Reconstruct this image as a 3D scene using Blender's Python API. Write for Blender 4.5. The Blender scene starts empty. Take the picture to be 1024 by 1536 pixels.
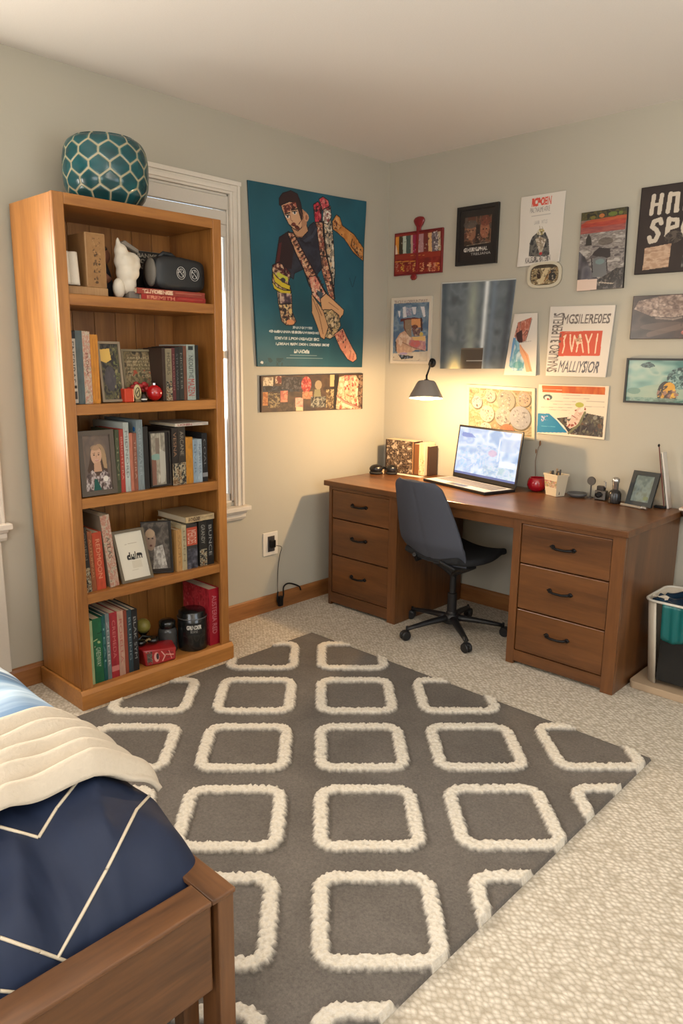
import bpy, bmesh, math, random
import numpy as np
from mathutils import Vector, Matrix, Euler
from mathutils.bvhtree import BVHTree
random.seed(7); RNG = np.random.default_rng(7)
S = bpy.context.scene; COL = S.collection
PI = math.pi
# ---------------------------------------------------------------- camera
CP = (1101.768, math.radians(-43.4127), math.radians(-11.7834), math.radians(0.6848)); CC = Vector((3.2131, -3.8026, 1.4935))
def cam_axes():
    f, ya, pi, ro = CP
    fw = Vector((math.sin(ya)*math.cos(pi), math.cos(ya)*math.cos(pi), math.sin(pi)))
    r = Vector((math.cos(ya), -math.sin(ya), 0)); u = r.cross(fw)
    return r*math.cos(ro)+u*math.sin(ro), -r*math.sin(ro)+u*math.cos(ro), fw
CR, CU, CF = cam_axes()
cam = bpy.data.cameras.new('camera'); cam.sensor_fit = 'VERTICAL'; cam.sensor_height = 24; cam.lens = CP[0]/1536*24
cam.clip_start = 0.02
co = bpy.data.objects.new('camera', cam); COL.objects.link(co)
co.matrix_world = Matrix(((CR.x, CU.x, -CF.x, CC.x), (CR.y, CU.y, -CF.y, CC.y), (CR.z, CU.z, -CF.z, CC.z), (0, 0, 0, 1)))
S.camera = co
def un(px, py, ax, val):
    d = CF+CR*((px-512)/CP[0])-CU*((py-768)/CP[0]); i = 'xyz'.index(ax)
    return CC+d*((val-CC[i])/d[i])
def ysolve(px, x, z):            # y of the point (x, y, z) seen in column px
    k = (px-512)/CP[0]; g = CR-CF*k
    return (-(g.x*(x-CC.x)+g.z*(z-CC.z))/g.y)+CC.y
def zsolve(py, x, y):
    k = -(py-768)/CP[0]; g = CU-CF*k
    return (-(g.x*(x-CC.x)+g.y*(y-CC.y))/g.z)+CC.z
# ---------------------------------------------------------------- world, lights, exposure
W = bpy.data.worlds.new('sky'); S.world = W; W.use_nodes = True
W.node_tree.nodes['Background'].inputs[0].default_value = (0.75, 0.88, 1.0, 1); W.node_tree.nodes['Background'].inputs[1].default_value = 2.2
vs = S.view_settings; vs.view_transform = 'Standard'; vs.look = 'None'; vs.gamma = 1; vs.use_curve_mapping = False; vs.exposure = -0.36
def area(name, loc, target, sx, sy, power, col, spread=PI):
    l = bpy.data.lights.new(name, 'AREA'); l.shape = 'RECTANGLE'; l.size = sx; l.size_y = sy; l.energy = power; l.color = col; l.spread = spread
    o = bpy.data.objects.new(name, l); COL.objects.link(o); o.location = loc
    o.rotation_euler = (Vector(target)-Vector(loc)).to_track_quat('-Z', 'Y').to_euler(); return o
area('daylight_window_two', (-0.13, -3.12, 1.54), (1, -2.82, 1.50), 1.5, 1.0, 150, (1.0, 0.90, 0.77))
area('daylight_window_one', (-0.052, -1.632, 1.5), (1, -1.632, 1.5), 1.6, 0.67, 45, (0.92, 0.96, 1.0))
area('back_daylight_fill', (2.9, -5.36, 1.55), (2.6, 0, 1.0), 2.2, 1.4, 54, (1.0, 0.98, 0.95))  # soft fill added behind the camera, set at an unseen back window
area('east_daylight_fill', (4.46, -1.9, 1.5), (0, -1.9, 1.2), 1.6, 1.4, 24, (0.90, 0.95, 1.0))  # cool fill added out of view, set at an unseen east window
l = bpy.data.lights.new('added_room_fill', 'POINT'); l.energy = 22; l.color = (1.0, .91, .81); l.shadow_soft_size = .16  # added point light without a fixture, brightens the ceiling and room
o = bpy.data.objects.new('added_room_fill', l); COL.objects.link(o); o.location = (3.0, -3.4, 2.3)
area('added_ceiling_uplight', (3.9, -3.3, 1.75), (3.88, -3.3, 3), 0.4, 0.4, 56, (1.0, .955, .91))  # unseen upward light added to brighten the ceiling, no lamp stands there

# ---------------------------------------------------------------- materials
def lin(c):
    c = [v/255 if max(c) > 1.001 else v for v in c]
    return tuple((v/12.92 if v <= .04045 else ((v+.055)/1.055)**2.4) for v in c)
MATS = {}
def mat(name, col, rough=0.6, metal=0, bump=0, bscale=200, spec=0.5, trans=0, emit=0, coat=0):
    if name in MATS: return MATS[name]
    m = bpy.data.materials.new(name); m.use_nodes = True; nt = m.node_tree; b = nt.nodes['Principled BSDF']
    c = lin(col)+(1,)
    b.inputs['Base Color'].default_value = c; b.inputs['Roughness'].default_value = rough; b.inputs['Metallic'].default_value = metal
    b.inputs['Specular IOR Level'].default_value = spec; b.inputs['Transmission Weight'].default_value = trans; b.inputs['Coat Weight'].default_value = coat
    if emit: b.inputs['Emission Color'].default_value = c; b.inputs['Emission Strength'].default_value = emit
    tc = nt.nodes.new('ShaderNodeTexCoord'); n = nt.nodes.new('ShaderNodeTexNoise'); n.inputs['Scale'].default_value = bscale; n.inputs['Detail'].default_value = 4
    nt.links.new(tc.outputs['Object'], n.inputs['Vector'])
    mx = nt.nodes.new('ShaderNodeMix'); mx.data_type = 'RGBA'; mx.blend_type = 'MULTIPLY'; mx.inputs[0].default_value = 0.10
    mx.inputs[6].default_value = c; nt.links.new(n.outputs['Fac'], mx.inputs[7]); nt.links.new(mx.outputs[2], b.inputs['Base Color'])
    if bump:
        bp = nt.nodes.new('ShaderNodeBump'); bp.inputs['Strength'].default_value = bump; bp.inputs['Distance'].default_value = 0.002
        nt.links.new(n.outputs['Fac'], bp.inputs['Height']); nt.links.new(bp.outputs[0], b.inputs['Normal'])
    MATS[name] = m; return m
def wood(name, light, dark, axis, rough=0.4, scale=9.0, plank=0, coat=0.15):
    key = name+axis
    if key in MATS: return MATS[key]
    m = bpy.data.materials.new(key); m.use_nodes = True; nt = m.node_tree; b = nt.nodes['Principled BSDF']; L = nt.links.new
    tc = nt.nodes.new('ShaderNodeTexCoord'); mp = nt.nodes.new('ShaderNodeMapping'); L(tc.outputs['Object'], mp.inputs['Vector'])
    s = [1.0, 1.0, 1.0]; s['xyz'.index(axis)] = 0.09; mp.inputs['Scale'].default_value = s
    n1 = nt.nodes.new('ShaderNodeTexNoise'); n1.inputs['Scale'].default_value = scale; n1.inputs['Detail'].default_value = 6; n1.inputs['Distortion'].default_value = 1.2
    n2 = nt.nodes.new('ShaderNodeTexNoise'); n2.inputs['Scale'].default_value = scale*14; n2.inputs['Detail'].default_value = 3
    L(mp.outputs[0], n1.inputs['Vector']); L(mp.outputs[0], n2.inputs['Vector'])
    mul = nt.nodes.new('ShaderNodeMath'); mul.operation = 'MULTIPLY_ADD'; mul.inputs[1].default_value = 0.35; L(n2.outputs['Fac'], mul.inputs[0]); L(n1.outputs['Fac'], mul.inputs[2])
    rp = nt.nodes.new('ShaderNodeValToRGB'); e = rp.color_ramp.elements
    e[0].position = 0.42; e[0].color = lin(dark)+(1,); e[1].position = 0.88; e[1].color = lin(light)+(1,)
    L(mul.outputs[0], rp.inputs[0]); L(rp.outputs[0], b.inputs['Base Color'])
    b.inputs['Roughness'].default_value = rough; b.inputs['Coat Weight'].default_value = coat; b.inputs['Coat Roughness'].default_value = 0.3
    bp = nt.nodes.new('ShaderNodeBump'); bp.inputs['Strength'].default_value = 0.12; bp.inputs['Distance'].default_value = 0.001
    L(mul.outputs[0], bp.inputs['Height']); L(bp.outputs[0], b.inputs['Normal'])
    MATS[key] = m; return m
def print_mat(name, rough=0.5, emit=0, spec=0.4):
    if name in MATS: return MATS[name]
    m = bpy.data.materials.new(name); m.use_nodes = True; nt = m.node_tree; b = nt.nodes['Principled BSDF']
    a = nt.nodes.new('ShaderNodeVertexColor'); a.layer_name = 'Col'
    if not emit: nt.links.new(a.outputs[0], b.inputs['Base Color'])
    else: b.inputs['Base Color'].default_value = (.01, .01, .012, 1)
    b.inputs['Roughness'].default_value = rough; b.inputs['Specular IOR Level'].default_value = spec
    if emit: nt.links.new(a.outputs[0], b.inputs['Emission Color']); b.inputs['Emission Strength'].default_value = emit
    MATS[name] = m; return m
OAKL, OAKD = (180, 122, 60), (124, 75, 30)
def oak(ax): return wood('oak_', OAKL, OAKD, ax, 0.38, 7)
def walnut(ax): return wood('walnut_', (118, 74, 38), (70, 41, 19), ax, 0.33, 7, coat=0.2)
def bedwood(ax): return wood('bedwood_', (114, 74, 41), (52, 31, 17), ax, 0.42, 8)
def glass_mat():
    if 'glass' in MATS: return MATS['glass']
    m = bpy.data.materials.new('glass'); m.use_nodes = True; nt = m.node_tree; nt.nodes.clear()
    o = nt.nodes.new('ShaderNodeOutputMaterial'); t = nt.nodes.new('ShaderNodeBsdfTransparent'); g = nt.nodes.new('ShaderNodeBsdfGlossy'); g.inputs['Roughness'].default_value = 0.03
    fr = nt.nodes.new('ShaderNodeFresnel'); fr.inputs[0].default_value = 1.45; mx = nt.nodes.new('ShaderNodeMixShader')
    nt.links.new(fr.outputs[0], mx.inputs[0]); nt.links.new(t.outputs[0], mx.inputs[1]); nt.links.new(g.outputs[0], mx.inputs[2]); nt.links.new(mx.outputs[0], o.inputs[0])
    MATS['glass'] = m; return m
# ---------------------------------------------------------------- mesh kit
class MB:
    def __init__(s): s.v = []; s.f = []
    def add(s, v, f, M=None):
        o = len(s.v)
        for p in v: s.v.append(tuple(M @ Vector(p)) if M is not None else tuple(p))
        for q in f: s.f.append([i+o for i in q])
        return s
    def box(s, x0, x1, y0, y1, z0, z1, M=None):
        v = [(x, y, z) for x in (x0, x1) for y in (y0, y1) for z in (z0, z1)]
        return s.add(v, [(0, 1, 3, 2), (4, 6, 7, 5), (0, 4, 5, 1), (2, 3, 7, 6), (0, 2, 6, 4), (1, 5, 7, 3)], M)
    def lathe(s, prof, c=(0, 0, 0), n=24, M=None, cap=True, sy=1.0):
        v = []; f = []
        for r, z in prof:
            for i in range(n):
                a = 2*PI*i/n; v.append((c[0]+r*math.cos(a), c[1]+r*math.sin(a)*sy, c[2]+z))
        for j in range(len(prof)-1):
            for i in range(n): f.append((j*n+i, j*n+(i+1) % n, (j+1)*n+(i+1) % n, (j+1)*n+i))
        if cap: f.append(list(range(n))[::-1]); f.append([(len(prof)-1)*n+i for i in range(n)])
        return s.add(v, f, M)
    def ball(s, c, r, n=20, M=None):
        if not hasattr(r, '__len__'): r = (r, r, r)
        m = n//2; v = []; f = []
        for j in range(1, m):
            t = PI*j/m
            for i in range(n):
                a = 2*PI*i/n; v.append((c[0]+r[0]*math.sin(t)*math.cos(a), c[1]+r[1]*math.sin(t)*math.sin(a), c[2]-r[2]*math.cos(t)))
        for j in range(m-2):
            for i in range(n): f.append((j*n+i, j*n+(i+1) % n, (j+1)*n+(i+1) % n, (j+1)*n+i))
        b = len(v); v.append((c[0], c[1], c[2]-r[2])); v.append((c[0], c[1], c[2]+r[2]))
        for i in range(n): f.append((b, (i+1) % n, i)); f.append((b+1, (m-2)*n+i, (m-2)*n+(i+1) % n))
        return s.add(v, f, M)
    def tube(s, pts, r, n=10, cap=True, flat=1.0):
        pts = [Vector(p) for p in pts]; rs = r if hasattr(r, '__len__') else [r]*len(pts); v = []; f = []; prev = None
        for i, p in enumerate(pts):
            d = (pts[min(i+1, len(pts)-1)]-pts[max(i-1, 0)]).normalized()
            a = prev if prev is not None else (Vector((0, 0, 1)) if abs(d.z) < .9 else Vector((1, 0, 0)))
            a = (a-d*a.dot(d)).normalized(); prev = a; b = d.cross(a)
            for k in range(n):
                t = 2*PI*k/n; v.append(p+a*(math.cos(t)*rs[i]*flat)+b*(math.sin(t)*rs[i]))
        for j in range(len(pts)-1):
            for k in range(n): f.append((j*n+k, j*n+(k+1) % n, (j+1)*n+(k+1) % n, (j+1)*n+k))
        if cap: f.append(list(range(n))[::-1]); f.append([(len(pts)-1)*n+k for k in range(n)])
        return s.add(v, f)
    def prism(s, poly, axis, a0, a1, M=None):
        n = len(poly); mk = {'x': lambda p, a: (a, p[0], p[1]), 'y': lambda p, a: (p[0], a, p[1]), 'z': lambda p, a: (p[0], p[1], a)}[axis]
        v = [mk(p, a0) for p in poly]+[mk(p, a1) for p in poly]
        return s.add(v, [list(range(n))[::-1], [n+i for i in range(n)]]+[(i, (i+1) % n, n+(i+1) % n, n+i) for i in range(n)], M)
    def grid(s, fn, nu, nv, M=None):
        v = [fn(i/(nu-1), j/(nv-1)) for j in range(nv) for i in range(nu)]
        return s.add(v, [(j*nu+i, j*nu+i+1, (j+1)*nu+i+1, (j+1)*nu+i) for j in range(nv-1) for i in range(nu-1)], M)
def setup(o, label=None, cat=None, group=None, kind=None):
    if label: o['label'] = label
    if cat: o['category'] = cat
    if group: o['group'] = group
    if kind: o['kind'] = kind
    return o
def build(name, mb, m, parent=None, bevel=0, smooth=False, sub=0, **kw):
    me = bpy.data.meshes.new(name); me.from_pydata(mb.v, [], mb.f); me.update()
    bm = bmesh.new(); bm.from_mesh(me); bmesh.ops.recalc_face_normals(bm, faces=bm.faces); bm.to_mesh(me); bm.free()
    me.materials.append(m); o = bpy.data.objects.new(name, me); COL.objects.link(o)
    if parent is not None:
        o.parent = parent
        if kw.pop('world', False): o.matrix_parent_inverse = parent_inv(parent)
    if smooth: me.polygons.foreach_set('use_smooth', [True]*len(me.polygons))
    if bevel:
        b = o.modifiers.new('bevel', 'BEVEL'); b.width = bevel; b.segments = 2; b.limit_method = 'ANGLE'; b.angle_limit = math.radians(40); b.harden_normals = False
    if sub: b = o.modifiers.new('sub', 'SUBSURF'); b.levels = sub; b.render_levels = sub
    return setup(o, **kw)
def rot_m(p): return Matrix.Translation(p.location) @ p.rotation_euler.to_matrix().to_4x4()
def world_m(p): return (world_m(p.parent) @ p.matrix_parent_inverse @ rot_m(p)) if p.parent is not None else rot_m(p)
def parent_inv(p): return world_m(p).inverted()
def thing(name, loc, label, cat, rz=0, group=None, kind=None, rx=0, ry=0):
    o = bpy.data.objects.new(name, None); COL.objects.link(o); o.empty_display_size = .05; o.location = loc; o.rotation_euler = (rx, ry, rz)
    return setup(o, label, cat, group, kind)
def struct(name, mb, m, bevel=0, parent=None): return build(name, mb, m, parent, bevel=bevel, kind='structure' if parent is None else None)
# ---------------------------------------------------------------- painter for printed artwork
TXT = {}
def text_tris(s):
    if s in TXT: return TXT[s]
    cu = bpy.data.curves.new('t', 'FONT'); cu.body = s; cu.resolution_u = 3; o = bpy.data.objects.new('t', cu); me = bpy.data.meshes.new_from_object(o)
    me.calc_loop_triangles(); V = np.array([v.co[:2] for v in me.vertices]); T = np.array([t.vertices[:] for t in me.loop_triangles])
    V = V-V.min(0); V = V/np.maximum(V.max(0), 1e-6); P = V[T]; P[:, :, 1] = 1-P[:, :, 1]
    bpy.data.objects.remove(o); bpy.data.curves.remove(cu); bpy.data.meshes.remove(me); TXT[s] = P; return P
def vnoise(h, w, cx, cy=None, octs=3, seed=0):
    r = np.random.default_rng(seed); cy = cy or cx; out = np.zeros((h, w)); amp = 1; tot = 0
    for k in range(octs):
        gx, gy = int(cx*2**k)+2, int(cy*2**k)+2; g = r.random((gy, gx))
        x = np.linspace(0, gx-1.001, w); y = np.linspace(0, gy-1.001, h); xi = x.astype(int); yi = y.astype(int)
        fx = x-xi; fy = y-yi; fx = fx*fx*(3-2*fx); fy = (fy*fy*(3-2*fy))[:, None]
        a = g[np.ix_(yi, xi)]*(1-fx)+g[np.ix_(yi, xi+1)]*fx; b = g[np.ix_(yi+1, xi)]*(1-fx)+g[np.ix_(yi+1, xi+1)]*fx
        out += amp*(a*(1-fy)+b*fy); tot += amp; amp *= .55
    return out/tot
class Art:
    def __init__(s, w, h, bg=(255, 255, 255), seed=1):
        s.w, s.h = w, h; s.a = np.ones((h, w, 3))*np.array(bg, float); s.r = np.random.default_rng(seed); s.seed = seed
        s.X, s.Y = np.meshgrid(np.linspace(0, 1, w), np.linspace(0, 1, h))
    def put(s, m, col, al=1.0):
        m = (m.astype(float)*al)[..., None]; s.a = s.a*(1-m)+np.array(col, float)*m; return s
    def pm(s, pts):
        X, Y = s.X, s.Y; ins = np.zeros(X.shape, bool); n = len(pts)
        for i in range(n):
            x0, y0 = pts[i]; x1, y1 = pts[(i+1) % n]
            if y0 == y1: continue
            c = ((y0 > Y) != (y1 > Y)) & (X < (x1-x0)*(Y-y0)/(y1-y0)+x0); ins ^= c
        return ins
    def poly(s, pts, col, al=1): return s.put(s.pm(pts), col, al)
    def rect(s, x0, y0, x1, y1, col, al=1): return s.put((s.X >= x0) & (s.X <= x1) & (s.Y >= y0) & (s.Y <= y1), col, al)
    def em(s, cx, cy, rx, ry, rot=0):
        dx = s.X-cx; dy = (s.Y-cy); asp = s.h/s.w; dy = dy*asp; ry = ry*asp; c, q = math.cos(rot), math.sin(rot)
        return ((dx*c+dy*q)/rx)**2+((-dx*q+dy*c)/ry)**2 <= 1
    def ell(s, cx, cy, rx, ry, col, al=1, rot=0): return s.put(s.em(cx, cy, rx, ry, rot), col, al)
    def lm(s, p, q, w):
        asp = s.h/s.w; px, py = p[0], p[1]*asp; dx, dy = q[0]-px, q[1]*asp-py; l2 = dx*dx+dy*dy+1e-9
        t = np.clip(((s.X-px)*dx+(s.Y*asp-py)*dy)/l2, 0, 1); return np.hypot(s.X-px-t*dx, s.Y*asp-py-t*dy) <= w/2
    def line(s, pts, w, col, al=1):
        for a, b in zip(pts[:-1], pts[1:]): s.put(s.lm(a, b, w), col, al)
        return s
    def noise(s, cells, cols, mask=None, al=1, cy=None, octs=3, con=1.6, seed=None):
        s.seed += 1; n = vnoise(s.h, s.w, cells, cy, octs, s.seed if seed is None else seed); n = np.clip((n-.5)*con+.5, 0, .9999)*(len(cols)-1)
        i = n.astype(int); f = (n-i)[..., None]; c = np.array(cols, float); out = c[i]*(1-f)+c[i+1]*f
        m = np.ones(s.X.shape) if mask is None else mask.astype(float); m = (m*al)[..., None]; s.a = s.a*(1-m)+out*m; return s
    def marks(s, mask, cols, n, sz, al=.9):
        ys, xs = np.nonzero(mask)
        if len(ys) == 0: return s
        for k in range(n):
            i = s.r.integers(len(ys)); cx, cy = xs[i]/s.w, ys[i]/s.h; c = cols[s.r.integers(len(cols))]; q = sz*(.4+s.r.random())
            if s.r.random() < .5: m = s.em(cx, cy, q, q*s.w/s.h*(.3+s.r.random()), s.r.random()*3)
            else: a = s.r.random()*PI; m = s.lm((cx, cy), (cx+math.cos(a)*q*2, cy+math.sin(a)*q*2*s.w/s.h), q*.45)
            s.put(m & mask, c, al)
        return s
    def text(s, t, x0, y0, x1, y1, col, al=1, rot=0, skew=0, bold=0):
        P = text_tris(t).copy(); 
        if rot == 90: P = np.stack([P[..., 1], 1-P[..., 0]], -1)        # reads upwards
        if rot == -90: P = np.stack([1-P[..., 1], P[..., 0]], -1)
        P[..., 0] = (x0+P[..., 0]*(x1-x0)+skew*(1-P[..., 1]))*(s.w-1); P[..., 1] = (y0+P[..., 1]*(y1-y0))*(s.h-1)
        acc = np.zeros((s.h, s.w))
        for T in P:
            lo = np.floor(T.min(0)-bold).astype(int); hi = np.ceil(T.max(0)+bold).astype(int)+1
            lo = np.maximum(lo, 0); hi = np.minimum(hi, [s.w, s.h])
            if (hi <= lo).any(): continue
            gx, gy = np.meshgrid(np.arange(lo[0], hi[0]), np.arange(lo[1], hi[1])); cov = np.zeros(gx.shape)
            for ox, oy in ((-.25, -.25), (.25, -.25), (-.25, .25), (.25, .25)):
                d = []
                for i in range(3):
                    a, b = T[i], T[(i+1) % 3]; d.append((b[0]-a[0])*(gy+oy-a[1])-(b[1]-a[1])*(gx+ox-a[0]))
                d = np.array(d); cov += ((d >= -bold*3).all(0) | (d <= bold*3).all(0))*.25
            acc[lo[1]:hi[1], lo[0]:hi[0]] += cov
        return s.put(np.clip(acc, 0, 1), col, al)
def print_mesh(name, art, quad, m, parent=None, thick=0.0, fn=None, world=False, **kw):
    """grid of painted vertices on the quad TL,TR,BR,BL, with a rim of the given thickness going back"""
    TL, TR, BR, BL = [np.array(q, float) for q in quad]; h, w = art.h, art.w
    nrm = np.cross(TR-TL, TL-BL); nrm /= np.linalg.norm(nrm)
    u = np.linspace(0, 1, w)[None, :, None]; v = np.linspace(0, 1, h)[:, None, None]
    P = (TL*(1-u)+TR*u)*(1-v)+(BL*(1-u)+BR*u)*v
    if fn is not None: P = P+fn(u[..., 0]+0*v[..., 0], v[..., 0]+0*u[..., 0])[..., None]*nrm
    P = P.reshape(-1, 3); C = art.a.reshape(-1, 3)/255.0
    i = np.arange(h*w).reshape(h, w); F = np.stack([i[1:, :-1], i[1:, 1:], i[:-1, 1:], i[:-1, :-1]], -1).reshape(-1, 4)
    if thick:
        ring = np.concatenate([i[0, :], i[1:, -1], i[-1, -2::-1], i[-2:0:-1, 0]]); n = len(ring); o = len(P)
        flat = ((TL*(1-u)+TR*u)*(1-v)+(BL*(1-u)+BR*u)*v).reshape(-1, 3)
        P = np.concatenate([P, flat[ring]-nrm*thick]); C = np.concatenate([C, C[ring]*kw.pop('edge', .8)])
        a = ring; b = np.roll(ring, -1); c = o+np.arange(n); d = np.roll(c, -1)
        F = np.concatenate([F, np.stack([a, b, d, c], -1)])
    kw.pop('edge', None)
    me = bpy.data.meshes.new(name); me.vertices.add(len(P)); me.vertices.foreach_set('co', P.ravel()); me.loops.add(F.size); me.loops.foreach_set('vertex_index', F.ravel())
    me.polygons.add(len(F)); me.polygons.foreach_set('loop_start', np.arange(0, F.size, 4)); me.polygons.foreach_set('loop_total', np.full(len(F), 4)); me.update(); me.validate()
    C = np.clip(C, 0, 1); L = np.where(C <= .04045, C/12.92, ((C+.055)/1.055)**2.4); ca = me.color_attributes.new('Col', 'FLOAT_COLOR', 'POINT')
    ca.data.foreach_set('color', np.concatenate([L, np.ones((len(L), 1))], 1).astype(np.float32).ravel())
    me.materials.append(m); o = bpy.data.objects.new(name, me); COL.objects.link(o)
    if parent is not None:
        o.parent = parent
        if world: o.matrix_parent_inverse = parent_inv(parent)
    return setup(o, **kw)
PAPER = print_mat('printed_paper', 0.6); GLOSSY = print_mat('glossy_print', 0.28, spec=.5); SPINE = print_mat('book_print', 0.45)

# ================================================================ the room
RX, RY, H = 4.5, -5.4, 2.7
def wall_mat():
    m = mat('wall_paint', (184, 178, 162), 0.85, bump=0.15, bscale=350, spec=.25); return m
WALLM = wall_mat(); CEILM = mat('ceiling_paint', (234, 229, 222), 0.9, bump=.1, bscale=200, spec=.2); TRIMW = mat('white_trim', (222, 214, 200), 0.45)
def carpet_mat():
    m = bpy.data.materials.new('loop_carpet'); m.use_nodes = True; nt = m.node_tree; b = nt.nodes['Principled BSDF']; L = nt.links.new
    tc = nt.nodes.new('ShaderNodeTexCoord'); mp = nt.nodes.new('ShaderNodeMapping'); mp.inputs['Rotation'].default_value = (0, 0, math.radians(-44)); mp.inputs['Scale'].default_value = (58, 76, 30)
    L(tc.outputs['Object'], mp.inputs['Vector'])
    nz = nt.nodes.new('ShaderNodeTexNoise'); nz.inputs['Scale'].default_value = 9; L(tc.outputs['Object'], nz.inputs['Vector'])
    ad = nt.nodes.new('ShaderNodeVectorMath'); ad.operation = 'MULTIPLY_ADD'; L(nz.outputs['Color'], ad.inputs[0]); ad.inputs[1].default_value = (1.5, 1.5, 0); L(mp.outputs[0], ad.inputs[2])
    vo = nt.nodes.new('ShaderNodeTexVoronoi'); vo.feature = 'F1'; vo.inputs['Scale'].default_value = 1; vo.inputs['Randomness'].default_value = 0.6; L(ad.outputs[0], vo.inputs['Vector'])
    fz = nt.nodes.new('ShaderNodeTexNoise'); fz.inputs['Scale'].default_value = 420; fz.inputs['Detail'].default_value = 3; L(tc.outputs['Object'], fz.inputs['Vector'])
    h = nt.nodes.new('ShaderNodeMath'); h.operation = 'MULTIPLY_ADD'; L(fz.outputs['Fac'], h.inputs[0]); h.inputs[1].default_value = -0.5; L(vo.outputs['Distance'], h.inputs[2])
    bp = nt.nodes.new('ShaderNodeBump'); bp.invert = True; bp.inputs['Strength'].default_value = 0.7; bp.inputs['Distance'].default_value = 0.006; L(h.outputs[0], bp.inputs['Height']); L(bp.outputs[0], b.inputs['Normal'])
    rp = nt.nodes.new('ShaderNodeValToRGB'); e = rp.color_ramp.elements; e[0].position = 0.1; e[0].color = lin((220, 211, 196))+(1,); e[1].position = .72; e[1].color = lin((174, 163, 145))+(1,)
    L(vo.outputs['Distance'], rp.inputs[0]); L(rp.outputs[0], b.inputs['Base Color']); b.inputs['Roughness'].default_value = .95; b.inputs['Specular IOR Level'].default_value = .1
    return m
struct('floor', MB().box(-.0, RX, RY, 0, -.05, 0), carpet_mat())
struct('ceiling', MB().box(-.12, RX+.12, RY-.12, .12, H, H+.1), CEILM)
struct('wall_right', MB().box(0, RX, 0, .12, 0, H), WALLM)
# left wall with two window openings
W1 = (-1.98, -1.285, .70, 2.315); W2 = (-3.66, -2.64, .80, 2.30)
m = MB(); m.box(-.12, 0, W1[1], 0.12, 0, H); m.box(-.12, 0, W2[1], W1[0], 0, H); m.box(-.12, 0, RY, W2[0], 0, H)
for w in (W1, W2): m.box(-.12, 0, w[0], w[1], 0, w[2]); m.box(-.12, 0, w[0], w[1], w[3], H)
struct('wall_left', m, WALLM)
def wall_open(name, ax, at, a0, a1, o0, o1, z0, z1):
    m = MB()
    for (p, q, u, v) in ((a0, o0, 0, H), (o1, a1, 0, H), (o0, o1, 0, z0), (o0, o1, z1, H)):
        if ax == 'y': m.box(p, q, at-.12, at, u, v)
        else: m.box(at, at+.12, p, q, u, v)
    struct(name, m, WALLM)
wall_open('wall_back', 'y', RY, -.12, RX+.12, 1.8, 4.0, .85, 2.25)
wall_open('wall_east', 'x', RX, RY, .12, -2.7, -1.1, .8, 2.2)
def window(name, w, gx, c):
    y0, y1, z0, z1 = w; t = thing(name, (0, (y0+y1)/2, z0), None, None, kind='structure')
    m = MB()
    def cas(a0, a1, b0, b1): m.box(0.0, .018, a0, a1, b0, b1)
    cas(y1, y1+c, z0-.02, z1+c); cas(y0-c, y0, z0-.02, z1+c); cas(y0, y1, z1, z1+c)
    m.box(.018, .026, y1+.012, y1+.03, z0-.02, z1+.012); m.box(.018, .026, y1+c-.022, y1+c-.006, z0-.02, z1+c-.006); m.box(.018, .026, y0-.03, y1+.03, z1+.012, z1+.03)
    m.box(.018, .028, y0-c, y1+c, z1+c-.022, z1+c)
    # jamb lining and sash
    m.box(-.12, 0, y1-.012, y1, z0, z1); m.box(-.12, 0, y0, y0+.012, z0, z1); m.box(-.12, 0, y0, y1, z1-.012, z1); m.box(-.12, 0, y0, y1, z0, z0+.012)
    for a, b, p, q in ((y0+.012, y1-.012, z0+.012, z0+.05), (y0+.012, y1-.012, z1-.05, z1-.012), (y0+.012, y0+.05, z0, z1), (y1-.020, y1-.012, z0, z1), (y0, y1, (z0+z1)/2-.02, (z0+z1)/2+.02)): m.box(gx-.012, gx+.013, a, b, p, q)
    build('window_frame', m, TRIMW, t, bevel=.002, world=True)
    ys = max(y0-c, -1.62) if gx > -.05 else y0-c; s = MB(); s.box(-.0, .062, ys-.004, y1+c+.012, z0-.045, z0-.02)
    s.prism([(0, z0-.045), (.045, z0-.045), (.04, z0-.06), (.026, z0-.066), (.026, z0-.085), (.016, z0-.10), (0, z0-.105)], 'y', ys, y1+c)
    build('window_sill', s, TRIMW, t, bevel=.003, world=True)
    build('pane', MB().box(gx-.002, gx+.002, y0+.02, y1-.02, z0+.02, z1-.02), glass_mat(), t, world=True)
    return t
t = window('window_1', W1, -.022, .066)
BL = mat('blind_fabric', (205, 198, 186), .8)
m = MB(); m.box(-.018, .012, W1[0]+.015, W1[1]-.013, 2.235, 2.300); m.box(-.018, .004, W1[0]+.02, W1[1]-.016, 2.165, 2.230)
b = build('blind', m, BL, t, bevel=.004, world=True)
build('blind_fabric', MB().box(-.016, -.008, W1[0]+.02, W1[1]-.085, .78, 2.165), BL, b, world=True)
build('blind_fabric', MB().box(-.015, -.003, W1[0]+.02, W1[1]-.016, 2.105, 2.164), BL, b, world=True)
window('window_2', W2, -.088, .095)
struct('trim_1', MB().box(0, .03, -3.7, -2.575, .10, .70), mat('white_panel', (214, 205, 190), .6), bevel=.004)
for nm, y0 in (('window_3', None),):
    t = thing(nm, (2.9, RY, .85), None, None, kind='structure')
    m = MB(); m.box(1.72, 4.08, RY, RY+.02, 2.25, 2.34); m.box(1.72, 4.08, RY, RY+.05, .80, .85); m.box(1.72, 1.8, RY, RY+.02, .85, 2.25); m.box(4.0, 4.08, RY, RY+.02, .85, 2.25); m.box(2.88, 2.92, RY-.1, RY-.06, .85, 2.25)
    build('window_frame', m, TRIMW, t, world=True)
    build('pane', MB().box(1.8, 4.0, RY-.085, RY-.08, .85, 2.25), glass_mat(), t, world=True)
t = thing('window_4', (RX, -1.9, .8), None, None, kind='structure')
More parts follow.
